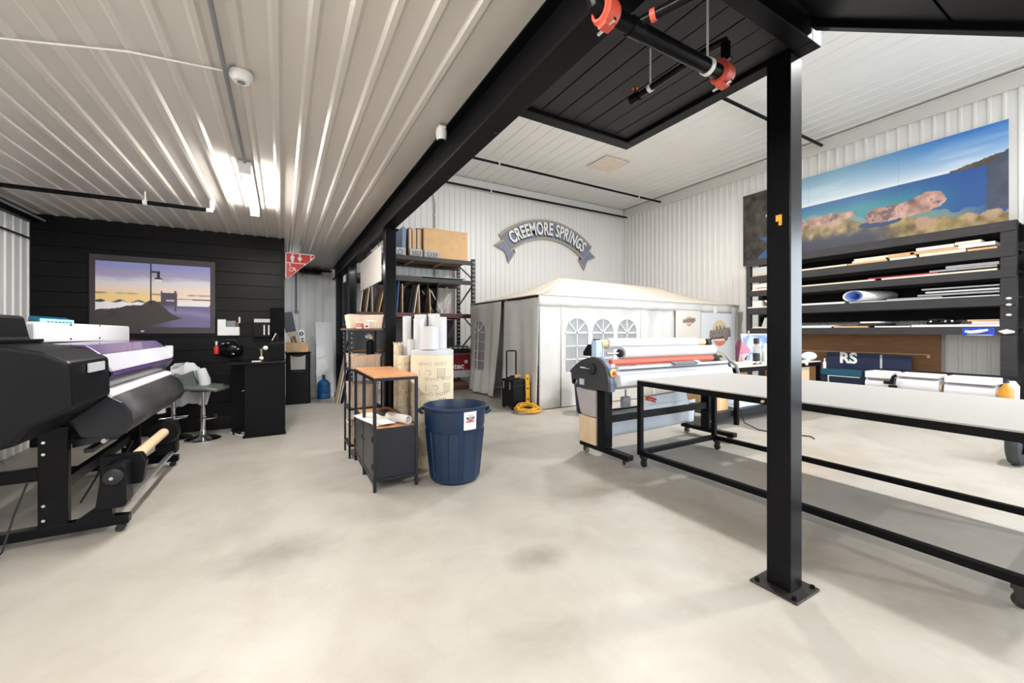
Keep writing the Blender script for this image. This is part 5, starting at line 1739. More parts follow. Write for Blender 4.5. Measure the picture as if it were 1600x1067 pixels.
MB().prism([(3.47, 1.16), (3.58, 1.16), (3.60, 1.20), (3.55, 1.36), (3.47, 1.36)], 'yz', 3.10, 3.19).build('roll_arm', M('arm_light_blue', (178, 196, 222), .4), t, 0, .008)
MB().prism([(3.55, 1.175), (3.68, 1.175), (3.68, 1.22), (3.60, 1.31), (3.55, 1.31)], 'yz', 3.08, 3.185).build('arm_cover', black_plastic, t, 0, .01)
MB().box(3.10, 3.17, 3.48, 3.53, 1.36, 1.372).build('arm_cap', black_plastic, t, 0, .004)
MB().prism([(3.30, 1.06), (3.50, 1.06), (3.50, 1.16), (3.44, 1.19), (3.38, 1.17)], 'yz', 5.18, 5.34).build('roll_arm', M('arm_olive_grey', (136, 134, 120), .5), t, 0, .008)
MB().prism([(3.48, 1.16), (3.60, 1.20), (3.56, 1.35), (3.46, 1.36), (3.44, 1.30)], 'yz', 5.12, 5.19).build('arm_cover', steel_dark, t, 0, .008)
MB().tube([(5.30, 3.25, 1.06), (5.32, 3.18, 1.0), (5.32, 3.15, .90), (5.30, 3.17, .84)], .022, 10).build('guide_bracket', grey_plastic, t)
MB().prism([(3.262, .84), (3.262, .99), (3.20, .97), (3.18, .86)], 'yz', 3.205, 5.265).build('infeed_table', lamw, t, 0, .006)
# stand
for x in (3.20, 5.08):
    MB().box(x - .06, x + .06, 3.38, 3.50, .14, .80).build('leg', black_satin, t, 0, .004)
    MB().box(x - .045, x + .045, 3.05, 3.83, .085, .14).build('foot', black_satin, t, 0, .004)
    for y in (3.12, 3.76):
        c = MB().cyl((x - .018, y, .036), (x + .018, y, .036), .036, n=18).build('caster', M('caster_grey', (120, 116, 112), .5), t)
        MB().prism([(y - .03, .085), (y + .03, .085), (y + .012, .03), (y - .012, .03)], 'yz', x + .019, x + .024).prism([(y - .03, .085), (y + .03, .085), (y + .012, .03), (y - .012, .03)], 'yz', x - .024, x - .019).box(x - .026, x + .026, y - .03, y + .03, .0835, .087).build('caster_fork', steel_dark, c, 0)
MB().box(3.261, 5.019, 3.40, 3.48, .415, .50).build('crossbar', black_satin, t, 0, .004)
MB().box(3.33, 3.44, 3.27, 3.33, .60, .72).build('foot_pedal_box', grey_plastic, t, 0, .008)
MB().cyl((3.385, 3.30, .72), (3.385, 3.30, .80), .010, n=8).build('pedal_post', grey_plastic, t)
MB().tube([(5.0, 3.34, .25), (5.06, 3.30, .22), (5.10, 3.32, .32), (5.09, 3.36, .42)], .008, 8).build('cable', lightgrey, t)
t = thing('film_sheet', 'large white sheet hanging beneath the laminator behind its crossbar', 'sheet', (4.4, 3.7, .1))
MB().grid(lambda u, v: (3.5 + 1.72 * u, 3.72 + .012 * math.sin(u * 9) + .03 * (1 - v), .13 + .33 * v + .02 * u), 14, 6).build('sheet', M('cool_white_sheet', (216, 222, 232), .5, var=.03), t, 60, solid=.004)
MB().cyl((3.45, 3.735, .475), (5.0, 3.735, .475), .014, n=10).build('hanging_rod', steel_dark, t)
t = thing('white_carton', 'white flat carton held under the laminator bed above the crossbar', 'box', (4.25, 3.6, .502))
MB().prism([(3.80, .505), (4.64, .505), (4.58, .69), (3.80, .66)], 'xz', 3.405, 3.475).build('body', M('cool_white_sheet', (216, 222, 232), .5), t, 0, .004)
MB().box(3.9, 4.5, 3.40, 3.4045, .56, .57).build('tape', lightgrey, t, 0)
t = thing('parts_bag', 'grey plastic bag hanging at the left leg of the laminator', 'bag', (3.15, 3.65, .46))
MB().prism([(3.52, .78), (3.88, .78), (3.80, .50), (3.76, .46), (3.52, .46)], 'yz', 3.13, 3.235).build('bag', M('greyish_bag', (172, 166, 168), .45, var=.08, bump=.2, bscale=14), t, 0, .02)
MB().box(3.15, 3.22, 3.60, 3.80, .772, .79).build('bag_top', lightgrey, t, 0)
t = thing('small_carton', 'pale carton standing on the left foot of the laminator stand', 'box', (3.2, 3.65, .142))
MB().box(3.13, 3.255, 3.515, 3.81, .1415, .455).build('body', card_pale, t, 0, .004)
MB().box(3.127, 3.13, 3.64, 3.68, .17, .44).build('tape', core, t, 0)

# ------------------------------------------------------------------ long white work table
t = thing('work_table', 'long white-topped work table with black steel frame on casters in the foreground', 'table', (4.1, 1.8, 0))
WX0, WX1, WY0, WY1, WZ = 3.35, 4.92, .42, 3.10, .935
MB().box(WX0, WX1, WY0, WY1, WZ - .012, WZ).build('top', M('white_table_top', (172, 170, 167), .42, var=.015), t, 0, .002)
mb = MB().box(WX0, WX0 + .05, WY0, WY1, WZ - .065, WZ - .0125).box(WX1 - .05, WX1, WY0, WY1, WZ - .065, WZ - .0125)
mb.box(WX0 + .05, WX1 - .05, WY0, WY0 + .05, WZ - .065, WZ - .0125).box(WX0 + .05, WX1 - .05, WY1 - .05, WY1, WZ - .065, WZ - .0125)
mb.build('top_frame', black, t, 0, .003)
LX1 = 4.70
for x in (WX0 + .025, LX1 - .025):
    for y in (WY0 + .025, WY1 - .025):
        MB().box(x - .025, x + .025, y - .025, y + .025, .17, WZ - .065).build('leg', black, t, 0, .003)
MB().box(WX0, WX0 + .05, WY0, WY1, .12, .17).build('side_rail', black, t, 0, .003)
MB().box(LX1 - .05, LX1, WY0, WY1, .12, .17).build('side_rail', black, t, 0, .003)
MB().box(WX0 + .051, LX1 - .051, WY0, WY0 + .05, .12, .17).build('end_rail', black, t, 0, .003)
MB().box(WX0 + .051, LX1 - .051, WY1 - .05, WY1, .12, .17).build('end_rail', black, t, 0, .003)
for x in (WX0 + .03, LX1 - .03):
    for y in (WY0 + .07, WY1 - .07):
        c = MB().cyl((x - .012, y, .038), (x + .012, y, .038), .038, n=18).build('caster', rubber, t)
        MB().prism([(y - .03, .095), (y + .03, .095), (y + .012, .03), (y - .012, .03)], 'yz', x + .014, x + .019).prism([(y - .03, .095), (y + .03, .095), (y + .012, .03), (y - .012, .03)], 'yz', x - .019, x - .014).box(x - .03, x + .03, y - .035, y + .035, .095, .12).build('caster_fork', steel_dark, c, 0)
MB().lathe([(0, 0), (.010, 0), (.012, .02), (0, .024)], (WX0 - .024, 1.78, WZ - .04), 12, 'x').build('knob', core, t)
t = thing('clamp', 'small red-handled clamp gripping the left end leg of the long white table', 'clamp', (3.38, 3.03, .72))
MB().tube([(3.405, 3.045, .74), (3.44, 3.0, .745), (3.50, 2.97, .725)], .011, 8).tube([(3.405, 3.045, .725), (3.44, 3.0, .72), (3.49, 2.97, .70)], .010, 8).build('handles', red, t)
MB().box(3.395, 3.41, 3.03, 3.06, .715, .75).build('jaw', core, t, 0, .002)

# ------------------------------------------------------------------ workbench behind the laminator
t = thing('workbench', 'white-topped black workbench with a low shelf between the laminator and the big rack', 'workbench', (7.5, 4.1, 0))
BX0, BX1, BY0, BY1, BZ = 6.15, 8.85, 3.66, 4.5, .91
MB().box(BX0 - .05, BX1, BY0, BY1, BZ - .02, BZ).build('top', M('bench_white', (200, 194, 184), .45, var=.03), t, 0, .003)
mb = MB().box(BX0, BX1, BY0, BY0 + .05, BZ - .09, BZ - .0205).box(BX0, BX1, BY1 - .05, BY1, BZ - .09, BZ - .0205).box(BX0, BX0 + .05, BY0 + .05, BY1 - .05, BZ - .09, BZ - .0205).box(BX1 - .05, BX1, BY0 + .05, BY1 - .05, BZ - .09, BZ - .0205)
mb.build('frame', black_satin, t, 0, .003)
for x in (BX0, BX1 - .06):
    for y in (BY0, BY1 - .06):
        MB().box(x, x + .06, y, y + .06, 0, BZ - .09).build('leg', black_satin, t, 0, .003)
mb = MB().box(BX0 - .55, BX1, BY0 + .061, BY0 + .10, .13, .22).box(BX0 - .55, BX1, BY1 - .10, BY1 - .061, .13, .22)
mb.build('lower_rail', navy_steel, t, 0, .003)
MB().box(BX0 - .55, BX1, BY0 + .101, BY1 - .101, .20, .222).build('lower_shelf', navy_steel, t, 0)
for y in (BY0 + .061, BY1 - .10):
    MB().box(BX0 - .55, BX0 - .51, y, y + .039, 0, .1295).build('leg', navy_steel, t, 0)
t = thing('floor_cable', 'thin black cord trailing from the workbench leg over the floor', 'cord', (6.2, 3.5, 0))
MB().tube([(6.19, 3.63, .25), (6.2, 3.58, .05), (6.1, 3.3, .01), (6.2, 2.95, .008), (6.35, 2.75, .008), (6.25, 2.66, .008)], .008, 8).build('cord_run', rubber, t)


def carton(name, x0, x1, y0, y1, z0, z1, mat, label, tape=True, cat='box'):
    t = thing(name, label, cat, ((x0 + x1) / 2, (y0 + y1) / 2, z0))
    MB().box(x0, x1, y0, y1, z0 + .001, z1).build('body', mat, t, 0, .004)
    if tape:
        xm = (x0 + x1) / 2
        MB().box(xm - .03, xm + .03, y0 - .002, y0, z0 + .01, z1 - .004).build('tape', core, t, 0)
    MB().box(x0 - .003, x1 + .003, y0 - .003, y1 + .003, z1 - .0, z1 + .006).build('lid', mat, t, 0, .002)
    return t


carton('carton', 5.72, 6.14, 3.80, 4.25, .222, .47, card, 'orange-tan carton at the left end of the workbench low shelf')
carton('carton', 5.66, 5.98, 4.26, 4.42, .222, .66, card_dark, 'dark brown carton behind the orange-tan one on the workbench low shelf')
t = thing('plastic_bag', 'clear crumpled plastic bag of prints on the low shelf of the workbench', 'bag', (6.7, 4.0, .222))
MB().grid(lambda u, v: (6.35 + .85 * u, 3.80 + .45 * v, .226 + .20 * math.sin(math.pi * min(1, u * 1.1)) * math.sin(math.pi * v) * (1 + .25 * math.sin(u * 17 + v * 9))), 20, 12).build('bag', M('pale_blue_bag', (206, 216, 230), .3, var=.15, scale=12), t, 60, solid=.004)
MB().tube([(6.42, 3.82, .36), (6.40, 3.80, .42), (6.47, 3.79, .42), (6.46, 3.8, .34)], .014, 8).build('pink_tie', M('pink_tie', (200, 130, 150), .5), t)
carton('carton', 6.35, 7.5, 4.27, 4.39, .447, .80, M('ochre_box', (204, 160, 84), .6, var=.1), 'long ochre carton stacked on the brown one beneath the workbench top', True)
carton('carton', 6.3, 7.55, 4.27, 4.39, .222, .44, card_dark, 'long brown carton on the workbench low shelf beneath the ochre one')
carton('carton', 7.95, 8.55, 3.72, 4.1, .222, .54, card_pale, 'lower beige carton under the right end of the workbench')
carton('carton', 7.95, 8.55, 3.72, 4.1, .546, .815, card_pale, 'upper beige carton stacked under the right end of the workbench')

t = thing('spray_bottle', 'clear bottle with dark contents and black cap on the workbench', 'bottle', (7.22, 3.98, .91))
MB().lathe([(0, 0), (.055, 0), (.058, .02), (.058, .16), (.058, .17)], (7.3, 4.0, .911), 20).build('dark_contents', M('dark_liquid', (44, 46, 54), .2), t)
MB().lathe([(.058, .17), (.058, .26), (.03, .32), (.026, .34), (0, .34)], (7.3, 4.0, .911), 20).build('body', clear_plastic, t)
MB().lathe([(0, 0), (.045, 0), (.045, .09), (.03, .10), (0, .10)], (7.3, 4.0, 1.245), 18).build('cap', M('plum_cap', (58, 36, 46), .4), t)
t = thing('spray_bottle', 'plain white bottle standing right of the dark bottle on the workbench', 'bottle', (7.47, 3.95, .91))
MB().lathe([(0, 0), (.065, 0), (.068, .02), (.068, .22), (.04, .27), (.034, .31), (0, .31)], (7.45, 3.92, .911), 20).build('body', white_plastic, t)
MB().lathe([(0, 0), (.03, 0), (.03, .03), (0, .03)], (7.45, 3.92, 1.221), 14).build('cap', white_plastic, t)
t = thing('tape_dispenser', 'small black block on the front of the workbench top', 'tool', (7.75, 3.85, .91))
MB().box(7.74, 7.86, 3.8, 3.9, .911, .98).build('body', black_plastic, t, 0, .01)
MB().cyl((7.8, 3.795, .95), (7.8, 3.80, .95), .02, n=14).build('reel', grey_plastic, t)
t = thing('paper_scrap', 'crumpled white paper on the workbench in front of the pink folded card', 'paper', (6.85, 3.85, .91))
MB().grid(lambda u, v: (6.72 + .36 * u, 3.75 + .22 * v, .914 + .05 * abs(math.sin(u * 7) * math.sin(v * 5 + 1))), 12, 8).build('scrap', paper, t, 0, solid=.003)
t = thing('folded_card', 'pink and plum folded card standing on the back of the workbench', 'card', (7.3, 4.3, .91))
pink = M('pink_card', (232, 140, 166), .5)
MB().prism([(7.30, 1.06), (7.38, 1.29), (7.66, 1.12), (7.62, 1.05)], 'xz', 4.30, 4.31).build('upper_face', pink, t, 0)
MB().prism([(7.28, .912), (7.52, .912), (7.60, 1.05), (7.32, 1.05)], 'xz', 4.305, 4.315).build('lower_face', M('pale_pink_card', (236, 206, 214), .5), t, 0)
MB().prism([(7.22, .912), (7.28, .912), (7.35, 1.30), (7.27, 1.31), (7.22, 1.2)], 'xz', 4.31, 4.33).build('side_face', M('plum_card', (96, 52, 70), .5), t, 0)
MB().prism([(7.46, .95), (7.56, 1.03), (7.50, .93)], 'xz', 4.296, 4.3).build('dark_mark', black, t, 0)
t = thing('blue_print', 'pale blue printed board leaning at the back of the workbench behind the bottles', 'picture', (8.0, 4.45, .91))
MB().prism([(4.36, .912), (4.375, .912), (4.475, 1.42), (4.46, 1.42)], 'yz', 7.62, 8.6).build('board', paper, t, 0)


def bluep(U, V):
    u = U / .94; v = V / .48
    rgb = [206 - 30 * v + 14 * fbm(u * 6, v * 6, 4), 216 - 16 * v + 8 * fbm(u * 6, v * 6, 4), 232 + 0 * v]
    rgb = mix(rgb, (120, 150, 200), sst(.45, .6, fbm(u * 3, v * 4, 8)) * .8)
    rgb = mix(rgb, (70, 90, 120), ((u > .62) & (u < .9) & (v > .35) & (v < .5)) * .9)
    return rgb


_n = Vector((0, .1, .508)).normalized()
printed('print', t, (7.64, 4.3575, .922), (1, 0, 0), _n, .94, .48, 40, 30, bluep)
MB().bar((7.66, 4.34, 1.47), (7.80, 4.42, 1.36), .03, .01).build('strip', paper, t, 0)
t = thing('red_tray', 'shallow red tray with papers on the right half of the workbench', 'tray', (8.4, 4.0, .91))
MB().box(8.15, 8.68, 3.95, 4.25, .911, .955).build('body', M('dark_red_tray', (150, 40, 50), .45), t, 0, .01)
MB().box(8.2, 8.6, 3.98, 4.2, .956, .962).build('papers', paper, t, 0)
t = thing('paper_cup', 'white cup standing on the red tray on the workbench', 'cup', (8.6, 4.05, .962))
MB().lathe([(0, 0), (.055, 0), (.04, .16), (.0, .16)], (8.45, 4.1, .963), 18).build('body', paper, t)
MB().lathe([(.054, .0), (.06, .0), (.06, .012), (.053, .012), (.054, .0)], (8.45, 4.1, .963), 18).build('rim', paper, t)
t = thing('tissue_wad', 'crumpled white wrap at the right end of the workbench', 'wrap', (8.75, 3.8, .91))
MB().ball((8.72, 3.80, .995), .13, 18, 12, (1.5, .8, .62)).build('wad', M('crumpled_white', (232, 232, 236), .6, var=.06, bump=.5, bscale=9), t, 60)
MB().tube([(8.62, 3.76, .93), (8.45, 3.72, .925), (8.3, 3.72, .918)], [.03, .02, .01], 8).build('tail', white_plastic, t)
t = thing('hook', 'small white knob hanging on the workbench front edge', 'hook', (8.2, 3.65, .86))
MB().ball((8.25, 3.635, .875), .028, 12, 8).build('knob', white_plastic, t, 60)
MB().cyl((8.25, 3.645, .88), (8.25, 3.66, .89), .012, n=8).build('stem', white_plastic, t)

# ------------------------------------------------------------------ big charcoal storage rack at the right wall
t = thing('storage_rack', 'long charcoal storage rack with five crowded shelves along the right wall', 'rack', (10.2, 3.6, 0))
QX0, QX1, QY0, QY1 = 9.88, 10.52, 1.48, 5.66
for y0, y1 in ((QY0, QY0 + .17), (QY1 - .10, QY1)):
    for x in (QX0, QX1 - .10):
        MB().box(x, x + .10, y0, y1, 0, 3.20).build('upright', rackgrey, t, 0, .004)
SH = [(3.20, .16), (2.79, .15), (2.44, .13), (2.03, .16), (1.54, .13)]
for z, h in SH:
    MB().box(QX0 - .012, QX0 + .03, QY0 + .01, QY1 - .01, z - h, z).build('front_board', rackgrey, t, 0, .004)
    MB().box(QX0 + .031, QX1, QY0 + .02, QY1 - .02, z - .03, z).build('shelf', rackgrey, t, 0)
    MB().box(QX1 - .04, QX1, QY0 + .02, QY1 - .02, z - h, z - .031).build('rear_board', rackgrey, t, 0)
for z in (3.2, 2.79, 2.44, 2.03):
    MB().box(QX1 + .001, QX1 + .012, QY0 + .1, QY1 - .1, z - .36, z - .05).build('dark_backing', black, t, 0)  # added black sheets stand in for the shade behind the shelves


def flat(k_z, y0, y1, th, mat, label, depth=.55, dz=0.0, cat='board', x=9.873, tilt=0.0, name='stacked_board', group=None):
    y0 = max(y0, 1.655)
    z = SH[k_z][0] + dz + .001
    mb = MB()
    n = 10
    rng = random.Random(int(y0 * 1000 + dz * 10000))
    mb.start()
    mb.prism([(y0, 0), (y1, tilt), (y1, th + tilt), (y0 + (y1 - y0) * .5, th + tilt * .5), (y0, th)], 'yz', x, x + depth)
    mb.xf(Matrix.Translation((0, 0, z)))
    o = mb.build(name, mat, None, 0, .003)
    return tag(o, label, cat, group)


crm = M('cream_board', (226, 212, 192), .6, var=.05)
tan = M('tan_board', (206, 164, 116), .6, var=.1)
gsh = M('grey_board', (150, 150, 152), .55, var=.12)
rsh = M('magenta_board', (170, 50, 84), .5)
# shelf under the top: stacks of pale wood pieces
flat(1, 3.64, 4.85, .035, crm, 'long cream sheet at the left of the second shelf, right of the foreground post')
flat(1, 3.02, 3.62, .03, tan, 'tan piece under the cream pair on the second rack shelf')
flat(1, 3.04, 3.55, .035, crm, 'lower cream piece of the pair on the second rack shelf', dz=.032)
flat(1, 3.0, 3.52, .04, crm, 'upper cream piece of the pair on the second rack shelf', dz=.069)
flat(1, 2.62, 2.98, .04, paper, 'small white piece below the orange-tan wedge on the second rack shelf')
flat(1, 2.64, 3.0, .07, tan, 'orange-tan wedge in the middle of the second rack shelf', dz=.043)
flat(1, 2.02, 2.58, .055, crm, 'thick cream slab lowest of the central pile on the second rack shelf')
flat(1, 2.10, 2.70, .045, tan, 'tan slab in the middle of the central pile on the second rack shelf', dz=.058)
flat(1, 2.15, 2.62, .055, paper, 'white slab topmost of the central pile on the second rack shelf', dz=.107)
flat(1, 1.68, 2.0, .035, tan, 'tan slab lowest of the right pile on the second rack shelf')
flat(1, 1.70, 2.10, .06, paper, 'white slab in the middle of the right pile on the second rack shelf', dz=.06)
flat(1, 1.85, 2.14, .05, crm, 'cream slab topmost of the right pile on the second rack shelf', dz=.124)
flat(1, 5.06, 5.5, .03, tan, 'tan board at the far left of the second shelf under the white carton')
carton('white_box', 9.92, 10.3, 5.10, 5.50, 2.823, 3.0, paper_grey, 'white carton at the far left of the second rack shelf', False)
# third shelf: thin sheets
flat(2, 3.2, 4.9, .03, crm, 'long cream sheet at the left of the third rack shelf')
flat(2, 2.35, 3.3, .02, rsh, 'magenta-edged sheet on the third rack shelf', dz=.034)
flat(2, 1.68, 3.1, .03, crm, 'cream sheet at the right bottom of the third rack shelf')
flat(2, 1.68, 2.45, .03, gsh, 'grey sheet lower of the right pair on the third rack shelf', dz=.055)
flat(2, 1.66, 2.25, .05, gsh, 'grey sheet upper of the right pair on the third rack shelf', dz=.088)
flat(2, 5.06, 5.52, .025, crm, 'cream board under the striped box at the far left of the third shelf')
tb = carton('white_box', 9.92, 10.3, 5.08, 5.52, 2.468, 2.62, paper, 'white box with a red stripe at the far left of the third rack shelf', False)
MB().box(9.914, 9.917, 5.09, 5.44, 2.50, 2.515).build('red_stripe', red, tb, 0)
# fourth shelf
flat(3, 3.68, 4.9, .04, paper, 'long white sheet at the left of the fourth rack shelf')
flat(3, 1.64, 3.6, .02, paper_grey, 'long pale sheet beneath the blue-white roll on the fourth shelf')
flat(3, 2.3, 3.02, .022, gsh, 'grey sheet right of the blue-white roll on the fourth shelf', dz=.022)
flat(3, 1.62, 2.6, .03, gsh, 'grey sheet lowest of the right pile on the fourth shelf', dz=.055)
flat(3, 1.60, 2.5, .03, paper_grey, 'pale grey sheet in the middle of the right pile on the fourth shelf', dz=.10)
flat(3, 1.64, 2.55, .025, gsh, 'grey sheet topmost of the right pile on the fourth shelf', dz=.16)
flat(3, 5.0, 5.62, .03, crm, 'cream board at the far left end of the fourth rack shelf')
def squash(mb, s_, c):
    mb.v = [(p[0], c + (p[1] - c) * s_, p[2]) for p in mb.v]
    return mb


t = thing('film_tube', 'rolled blue and white print on the fourth shelf of the charcoal rack', 'roll', (9.95, 3.5, 2.05))
squash(MB().tube([(9.86, 3.50, 2.166), (10.45, 3.3, 2.166)], .105, 28, caps=False), 1.75, 3.45).build('outer_sheet', paper, t, 60, solid=.006, noauto=True)
squash(MB().tube([(9.868, 3.50, 2.164), (10.44, 3.3, 2.164)], .080, 28, caps=False), 1.75, 3.45).build('inner_sheet', M('blue_print_sheet', (92, 128, 204), .4, var=.25, scale=3), t, 60, solid=.004, noauto=True)
carton('white_box', 9.93, 10.3, 5.32, 5.54, 2.064, 2.20, paper, 'small white box at the far left of the fourth rack shelf', False)
o = MB().prism([(5.10, 2.063), (5.14, 2.063), (5.28, 2.21), (5.23, 2.21)], 'yz', 9.95, 10.2).build('white_wedge', paper, None, 0, .003)
tag(o, 'white slanted piece beside the small white box on the fourth shelf', 'board')
# fifth shelf
flat(4, 3.85, 4.8, .05, paper, 'thick white sheet at the left of the fifth rack shelf')
flat(4, 3.3, 3.9, .03, tan, 'tan strip between the white sheets on the fifth rack shelf')
flat(4, 3.05, 3.45, .05, M('black_tray', (30, 30, 32), .4), 'black tray on the fifth rack shelf', dz=.033)
flat(4, 3.12, 3.42, .03, paper, 'white folded paper on the black tray on the fifth shelf', dz=.085)
flat(4, 2.7, 3.2, .025, paper, 'white paper right of the black tray on the fifth shelf')
flat(4, 1.62, 2.68, .04, paper, 'long white sheet at the right of the fifth rack shelf')
flat(4, 1.62, 2.0, .025, tan, 'tan sheet above the long white sheet at the right of the fifth shelf', dz=.09)
flat(4, 1.58, 1.95, .04, M('lilac_sheet', (208, 204, 236), .5), 'pale lilac folded sheet at the right of the fifth shelf', dz=.045)
t = thing('power_tool', 'black power tool with chrome parts on the right half of the fifth shelf', 'tool', (10.0, 2.3, 1.581))
MB().box(9.92, 10.06, 2.12, 2.5, 1.582, 1.63).build('base', black_plastic, t, 0, .012)
MB().ball((9.98, 2.42, 1.655), .07, 14, 8, (1, 1.2, .7)).build('motor', black_plastic, t, 60)
MB().tube([(9.95, 2.34, 1.67), (9.93, 2.22, 1.65), (9.95, 2.08, 1.62)], .025, 10).build('handle', black_plastic, t)
for y in (2.44, 2.26, 2.18):
    MB().ball((9.905, y, 1.64), .022, 10, 6).build('chrome_knob', chrome, t, 60)
t = thing('molded_form', 'white moulded triangular form on a tan board at the far left of the fifth shelf', 'form', (10.0, 5.3, 1.55))
MB().prism([(5.04, 1.581), (5.34, 1.581), (5.27, 1.80), (5.14, 1.81)], 'yz', 9.95, 10.2).build('form', paper_grey, t, 0, .02)
MB().prism([(4.98, 1.542), (5.54, 1.542), (5.5, 1.58), (5.04, 1.58)], 'yz', 9.90, 10.3).build('board', crm, t, 0, .004)
o = MB().prism([(5.36, 1.581), (5.44, 1.581), (5.40, 1.82)], 'yz', 10.0, 10.15).build('black_bracket', black, None, 0, .006)
tag(o, 'black wedge bracket beside the white moulded form on the fifth shelf', 'bracket')
o.location.x += .02
t = thing('blue_card', 'blue card with a pale green smear hanging on the fifth shelf front board', 'card', (9.86, 1.87, 1.4))
MB().box(9.858, 9.866, 1.70, 2.06, 1.395, 1.525).build('card', M('royal_blue_card', (40, 66, 170), .45), t, 0, .002)
MB().tube([(9.856, 2.02, 1.462), (9.854, 1.96, 1.445), (9.854, 1.86, 1.462), (9.856, 1.77, 1.485)], [.02, .03, .03, .018], 8).build('smear', M('pale_green_white', (210, 236, 220), .5), t, 60)
MB().box(9.855, 9.858, 1.72, 2.0, 1.40, 1.408).build('white_line', paper, t, 0)
t = thing('white_tag', 'white tag taped on the right upright of the charcoal rack beside the blue card', 'tag', (9.86, 1.55, 1.42))
MB().prism([(1.50, 1.47), (1.58, 1.50), (1.67, 1.465), (1.60, 1.42), (1.50, 1.44)], 'yz', 9.862, 9.867).build('tag', paper, t, 0)
for z in (1.98, 1.88, 1.72):
    MB().ball((9.872, 1.56, z), .028, 10, 6, (.5, 1.2, .8)).build('tape_blob', paper, t, 60)

# behind the rack at the bottom
t = thing('brown_panel', 'large brown wood panel leaning on the right wall behind the charcoal rack', 'panel', (10.6, 3.5, 0))
MB().box(10.535, 10.555, 2.46, 5.6, .02, 1.42).build('panel', mdf, t, 0, .002)
MB().box(10.526, 10.534, 2.6, 5.4, 1.02, 1.035).build('lip', wood_pale, t, 0)
MB().box(10.53, 10.56, 2.5, 5.55, 0, .019).build('foot_strip', mdf, t, 0)
MB().ball((10.52, 2.62, .99), .03, 10, 6).build('knob', core, t, 60)
t = thing('navy_board', 'wide navy board with white letters standing under the charcoal rack', 'board', (10.3, 3.7, 0))
MB().box(10.30, 10.325, 3.26, 4.15, .02, 1.02).build('panel', navy, t, 0, .003)
MB().box(10.29, 10.33, 3.26, 4.15, 0, .019).build('foot_strip', black, t, 0)
v, f = text_geo('RS', .30, .003, .012, 'LEFT')
MB().add([(10.296 - p[2], 3.92 - p[0] * .95, .90 + p[1]) for p in v], f).build('lettering', signw, t, 0)
t = thing('navy_board', 'narrower plain navy board right of the lettered one under the charcoal rack', 'board', (10.3, 3.0, 0))
MB().box(10.30, 10.325, 2.79, 3.22, .02, 1.0).build('panel', navy, t, 0, .003)
MB().box(10.302, 10.324, 3.221, 3.255, .02, 1.0).build('pale_edge', lightgrey, t, 0)
MB().box(10.29, 10.33, 2.79, 3.22, 0, .019).build('foot_strip', black, t, 0)
t = thing('teal_case', 'long dark teal case under the charcoal rack left of the white rolls', 'case', (9.9, 3.7, .0))
MB().box(9.88, 10.2, 3.40, 4.10, .02, .69).build('body', M('dark_navy_case', (22, 34, 56), .45), t, 0, .004)
MB().box(9.868, 9.879, 3.40, 4.10, .57, .69).build('teal_band', teal, t, 0, .003)
MB().box(9.866, 9.879, 3.43, 3.96, .545, .56).box(9.866, 9.879, 3.94, 3.96, .38, .545).build('white_trim', paper, t, 0)
MB().box(9.9, 10.18, 3.42, 4.08, 0, .019).build('foot', black, t, 0)
t = thing('bottle', 'small white bottle standing on the teal case', 'bottle', (9.95, 4.0, .69))
MB().lathe([(0, 0), (.03, 0), (.03, .12), (.012, .15), (.012, .18), (0, .18)], (9.93, 4.04, .691), 14).build('body', white_plastic, t)
MB().lathe([(0, 0), (.014, 0), (.014, .03), (0, .03)], (9.93, 4.04, .871), 10).build('cap', white_plastic, t)
# white roll cartons on a low rail in front of the rack
t = thing('low_stand', 'low black stand carrying the white rolls in front of the charcoal rack', 'stand', (9.2, 2.3, 0))
for y in (1.45, 2.25, 3.0):
    MB().box(8.92, 9.45, y - .03, y + .03, .36, .42).build('cross_bar', dark_rack, t, 0, .003)
    for x in (8.93, 9.40):
        MB().box(x, x + .04, y - .025, y + .025, 0, .36).build('leg', dark_rack, t, 0)
MB().box(9.46, 9.50, 1.40, 3.05, .68, .79).build('back_rail', dark_rack, t, 0, .003)
for y in (1.45, 3.0):
    MB().box(9.455, 9.50, y - .025, y + .025, .0, .679).build('post', dark_rack, t, 0)
for k, (y0, y1, r, lab) in enumerate(((2.66, 3.06, .11, 'short white roll at the left of the low stand by the rack'), (2.10, 2.64, .14, 'thick white roll in the middle of the low stand by the rack'), (1.52, 2.08, .12, 'white roll with brown end at the right of the low stand by the rack'))):
    t = thing('media_roll', lab, 'roll', (9.1, (y0 + y1) / 2, .42))
    MB().cyl((9.08, y0 + .02, .425 + r), (9.08, y1 - .02, .425 + r), r, n=28).build('vinyl', vinyl_white, t)
    MB().cyl((9.08, y0, .425 + r), (9.08, y1, .425 + r), r * .4, n=16).build('core', core, t)
    MB().box(8.96, 9.40, y0 + .02, y1 - .02, .43 + 2 * r, .765).build('carton', M('white_carton', (226, 224, 226), .5), t, 0, .01)
t = thing('black_clamp', 'black clamp sitting between the white rolls on the low stand', 'clamp', (8.93, 2.66, .5))
MB().tube([(8.90, 2.76, .60), (8.90, 2.66, .60), (8.90, 2.64, .70), (8.90, 2.60, .73)], [.03, .04, .025, .022], 8).build('body', black_plastic, t, 60)
MB().box(8.88, 8.95, 2.6, 2.7, .42, .56).build('base', black_plastic, t, 0, .01)
t = thing('yellow_jug', 'amber and white jug at the right end of the low stand', 'jug', (8.93, 1.5, .42))
MB().lathe([(0, 0), (.07, 0), (.075, .02), (.075, .2), (.03, .27), (.026, .30), (0, .30)], (8.95, 1.44, .425), 18).build('body', M('amber_plastic', (206, 142, 40), .35, var=.2), t)
MB().lathe([(0, 0), (.03, 0), (.03, .05), (0, .05)], (8.95, 1.44, .73), 12).build('cap', navy, t)
